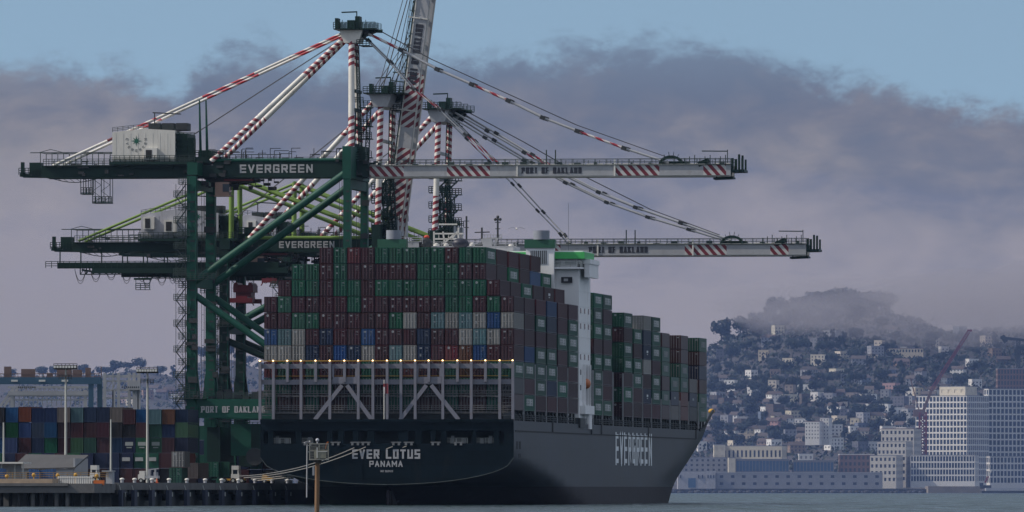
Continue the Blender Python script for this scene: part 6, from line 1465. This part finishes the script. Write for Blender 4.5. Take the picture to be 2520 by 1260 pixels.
TRW = [(1100, 1690, 2270, 34), (1068, 1745, 2270, 36), (1036, 1750, 2280, 36), (1006, 1752, 2290, 34), (976, 1752, 2300, 32), (950, 1754, 2430, 30), (926, 1756, 2470, 28), (900, 1756, 2520, 30), (872, 1756, 2520, 34), (848, 1860, 2520, 32)]
for ri, (y, a, b_, st) in enumerate(TRW):
    px = a + rnd.uniform(0, st); i = 0
    while px < b_ and i < 19:
        yy = y + rnd.uniform(-9, 9); D = atY(px, yy)
        if D: i += 1; tree(px, D, rnd.uniform(.65, 1.25), 'dark KIND tree, %s from the left in the %s tree line up the hill' % (ORD[i], ORD[ri + 1]), 'trees on the far hillside')
        px += st * rnd.uniform(.5, 1.5) * (b_ - a) / st / 19
i = 0
for px, s in ((1776, 1.2), (1790, .9), (1822, 1.0), (1838, 1.1), (1866, 1.25), (1884, .9), (1908, 1.1), (1928, .9), (1950, .8), (1975, .9), (2005, 1.25), (2030, 1.0), (2055, 1.2), (2080, 1.35), (2105, 1.1), (2130, .8), (2158, 1.3), (2185, 1.1)) + tuple((1895 + 16 * j, .8 + (j * 7 % 5) * .14) for j in range(1)):
    i += 1; tree(px, DR - 60, s * 1.55, 'foggy KIND tree on the skyline of the right hill, %s from the left' % ORD[i], 'trees on the skyline of the hill')
i = 0
for j in range(19):
    i += 1; tree(1892 + 16.5 * j + rnd.uniform(-6, 6), DR - rnd.uniform(90, 260), rnd.uniform(.9, 1.9), 'foggy KIND tree just below the skyline of the right hill, %s from the left' % ORD[i], 'trees below the skyline of the hill')
i = 0
for px, s in ((30, .8), (105, 1.0), (130, .8), (205, .9), (262, 1.0), (285, 1.1), (318, .9), (345, 1.0), (395, .8), (425, .9), (494, 1.2), (512, .9), (535, 1.0), (560, 1.2), (584, .9), (612, .9), (640, .9)):
    i += 1; tree(px, DR - 30, s * 1.1, 'hazy KIND tree on the skyline behind the cranes, %s from the left' % ORD[i], 'trees on the skyline behind the cranes')
# ground cover of shrubs that nobody could count
m = MB(); q = random.Random(3)
for _ in range(6800):
    left = q.random() < .28
    px = q.uniform(-350, 1690) if left else q.uniform(1690, 2900); D = DS + 200 + (DR - DS - 200) * (q.random() ** .7)
    x = (px - 1260) / F * D; z = gz(px, D); s0 = q.uniform(2.0, 4.2)
    for _ in range(7):
        c = Vector((x + q.gauss(0, s0), D + CY + q.gauss(0, s0), z + q.uniform(.2, s0 * 1.15))); nrm = Vector((q.gauss(0, 1), q.gauss(0, 1) - .5, q.gauss(0, 1) + .5)).normalized(); a = nrm.orthogonal().normalized(); b2 = nrm.cross(a); s = q.uniform(.8, 1.9)
        m.quad([c - a * s - b2 * s * .6, c + a * s - b2 * s * .5, c + a * s * .8 + b2 * s * .7, c - a * s * .7 + b2 * s * .6])
o = m.build('shrubs', M_LEAF); tag(o, 'low dark shrubs and trees covering the far hillside', 'shrubs', kind='stuff')

# ---------------------------------------------------------------- other terminal cranes at the left, far off
M_BLU = mat('blue gantry paint', (0.03, 0.085, 0.14), .6, 0, .2, .2)
D1 = 2700
def P3(px, py, D=D1): x, z = B(px, py, D); return Vector((x, D + CY, z))
def bar(m, a, b_, w, h, mi=0, D=D1): m.beam(P3(a[0], a[1], D), P3(b_[0], b_[1], D), w, h, mi)
o = wthing('gantry_crane', 'blue yard gantry crane far behind the containers at the left', 'crane', P3(120, 1000).x, D1 + CY, 3.9); OFF[o.name] = tuple(o.location)
m = MB(); bar(m, (-30, 937), (248, 937), 2, 1.9); m.bx(P3(-30, 0).x, P3(248, 0).x, D1 + CY + 6, D1 + CY + 8, P3(0, 945).z, P3(0, 931).z); m.build('girder', [M_BLU], o)
for a, b_ in ((224, 4), (242, 14)): m = MB(); m.beam(P3(a, 1100) + Vector((0, b_ - 4, 0)), P3(a, 930) + Vector((0, b_ - 4, 0)), 1.4, 1.6); m.build('leg', [M_BLU], o)
m = MB(); bar(m, (0, 920), (245, 920), .15, .2); bar(m, (0, 927), (245, 927), .12, .15)
for i in range(24): px = 2 + i * 10.5; bar(m, (px, 931), (px, 918 - (i % 3)), .14, .14)
for a, b_, y in ((10, 26, 902), (52, 85, 908), (115, 128, 918), (140, 175, 906), (178, 200, 910), (210, 222, 905)): p0, p1 = P3(a, y), P3(b_, 930); m.bx(p0.x, p1.x, p0.y, p0.y + 5, p1.z, p0.z)
bar(m, (249, 902), (249, 932), .25, .25); m.build('trolley_gear', [M_BRN], o)
m = MB()
for a in (28, 96, 152): p0, p1 = P3(a, 943), P3(a + 16, 933); m.bx(p0.x, p1.x, p0.y - 1.3, p0.y - 1.05, p0.z + .4, p1.z - .2)
m.build('sign_plate', [M_WHT], o)
M_FARW = mat('far white crane paint', (.34, .33, .33), .6, 0, .15, .2)
for gi, (off, D2, lab) in enumerate(((0, 3600, 'far white dock crane low behind the blue gantry'), (255, 3900, 'far pale grey dock crane between the blue gantry and the green legs'))):
    o = wthing('dock_crane', lab, 'crane', P3(120 + off, 1000, D2).x, D2 + CY, 3.9, 'far dock cranes'); OFF[o.name] = tuple(o.location); m = MB()
    if gi == 0:
        for y, w in ((953, .8), (968, 1.6), (973, .8), (984, .5)): bar(m, (20, y), (228, y), w, w, 0, D2)
        for i in range(18): px = 24 + i * 11.5; bar(m, (px, 968), (px + 5.7, 953), .3, .3, 0, D2); bar(m, (px + 5.7, 953), (px + 11.5, 968), .3, .3, 0, D2); bar(m, (px, 973), (px, 1000), .35, .35, 0, D2)
        bar(m, (0, 1000), (38, 950), .9, .9, 0, D2); bar(m, (10, 1000), (48, 950), .9, .9, 0, D2)
    else:
        for y, w in ((926, 1.0), (938, .7), (960, .9), (980, .8)): bar(m, (252, y), (345, y), w, w, 0, D2)
        for px in (258, 278, 292, 318, 330, 342): bar(m, (px, 1020), (px, 918), 1.2 if px != 278 else .5, 1.2, 0, D2)
        for i in range(8): px = 254 + i * 11; bar(m, (px, 960), (px + 11, 938), .3, .3, 0, D2)
        p0, p1 = P3(318, 960, D2), P3(345, 938, D2); m.bx(p0.x, p1.x, p0.y - 3, p0.y, p0.z, p1.z)
    for px in (30 + off * .98, 210 + off * .5): bar(m, (px, 1110), (px, 960), 1.2, 1.2, 0, D2)
    m.build('frame', [M_FARW], o)
    m = MB()
    for i in range(9): bar(m, (46 + i * 5 + off, 955), (46 + i * 5 + off, 951), .5, 1.0, 0, D2 - 6)
    m.build('floodlight', [M_DARK], o)

# ================================================================ AIR
def volume(name, me_or_mb, dens, col, aniso, label, cat):
    m = bpy.data.materials.new(name + ' air'); m.use_nodes = True; t = m.node_tree; t.nodes.clear()
    v = N(t, 'ShaderNodeVolumePrincipled'); v.inputs['Density'].default_value = dens; v.inputs['Color'].default_value = tuple(col) + (1,); v.inputs['Anisotropy'].default_value = aniso
    out = N(t, 'ShaderNodeOutputMaterial'); t.links.new(v.outputs[0], out.inputs['Volume'])
    o = me_or_mb.build(name, [m]); tag(o, label, cat, kind='stuff'); return o
m = MB(); m.bx(-2450, 2450, -1800, 10600, -6, 420)
volume('haze', m, HAZE, HAZEC, 0.0, 'thin blue haze over the bay', 'haze')
m = MB(); q = random.Random(11); NU, NV = 40, 20; P_ = []
cx, cz = B(2570, 742, 8900)
for j in range(NV + 1):
    ph = math.pi * j / NV
    for i in range(NU):
        g = 2 * math.pi * i / NU; d = Vector((math.sin(ph) * math.cos(g), math.sin(ph) * math.sin(g), -math.cos(ph)))
        s = 1 + .10 * math.sin(5 * g + 2 * ph) + .08 * math.sin(9 * g + 5 * ph + 1) + .06 * math.sin(14 * ph + 3 * g)
        P_.append((cx + d.x * 150 * s, 8850 + CY + d.y * 420 * s, cz + d.z * 31 * s))
m.add(P_, [(j * NU + i, j * NU + (i + 1) % NU, (j + 1) * NU + (i + 1) % NU, (j + 1) * NU + i) for j in range(NV) for i in range(NU)], 0, None, True)
volume('fog_bank', m, FOG, FOGC, 0.0, 'dense fog bank lying over the top of the right hill', 'fog')
def fog(cpx, cpy, D, hx, hy, hz, dens, label, ph0, col=None):
    m = MB(); P_ = []; cx, cz = B(cpx, cpy, D)
    for j in range(NV + 1):
        ph = math.pi * j / NV
        for i in range(NU):
            g = 2 * math.pi * i / NU; d = Vector((math.sin(ph) * math.cos(g), math.sin(ph) * math.sin(g), -math.cos(ph)))
            s = 1 + .09 * math.sin(4 * g + 3 * ph + ph0) + .08 * math.sin(11 * g + 4 * ph + 2 * ph0) + .05 * math.sin(17 * ph + 5 * g)
            P_.append((cx + d.x * hx * s, D + CY + d.y * hy * s, cz + d.z * hz * s))
    m.add(P_, [(j * NU + i, j * NU + (i + 1) % NU, (j + 1) * NU + (i + 1) % NU, (j + 1) * NU + i) for j in range(NV) for i in range(NU)], 0, None, True)
    volume('fog_bank', m, dens, col or FOGC, 0.0, label, 'fog')
fog(2330, 765, 8600, 200, 240, 34, FOG * .62, 'thin lower veil of fog trailing down the right hillside', .7)
fog(2090, 752, 8700, 130, 170, 22, FOG * .28, 'pale veil of fog over the tree covered crest', 1.3)
fog(1930, 770, 8700, 60, 150, 15, FOG * .5, 'small wisp of fog at the left end of the foggy skyline', 2.1)
fog(1260, 1000, 6000, 1500, 560, 150, 1.9e-4, 'added thin blue haze in front of the far shore', .4, (0.20, 0.31, 0.68))  # extra haze volume added to tint the far hill blue
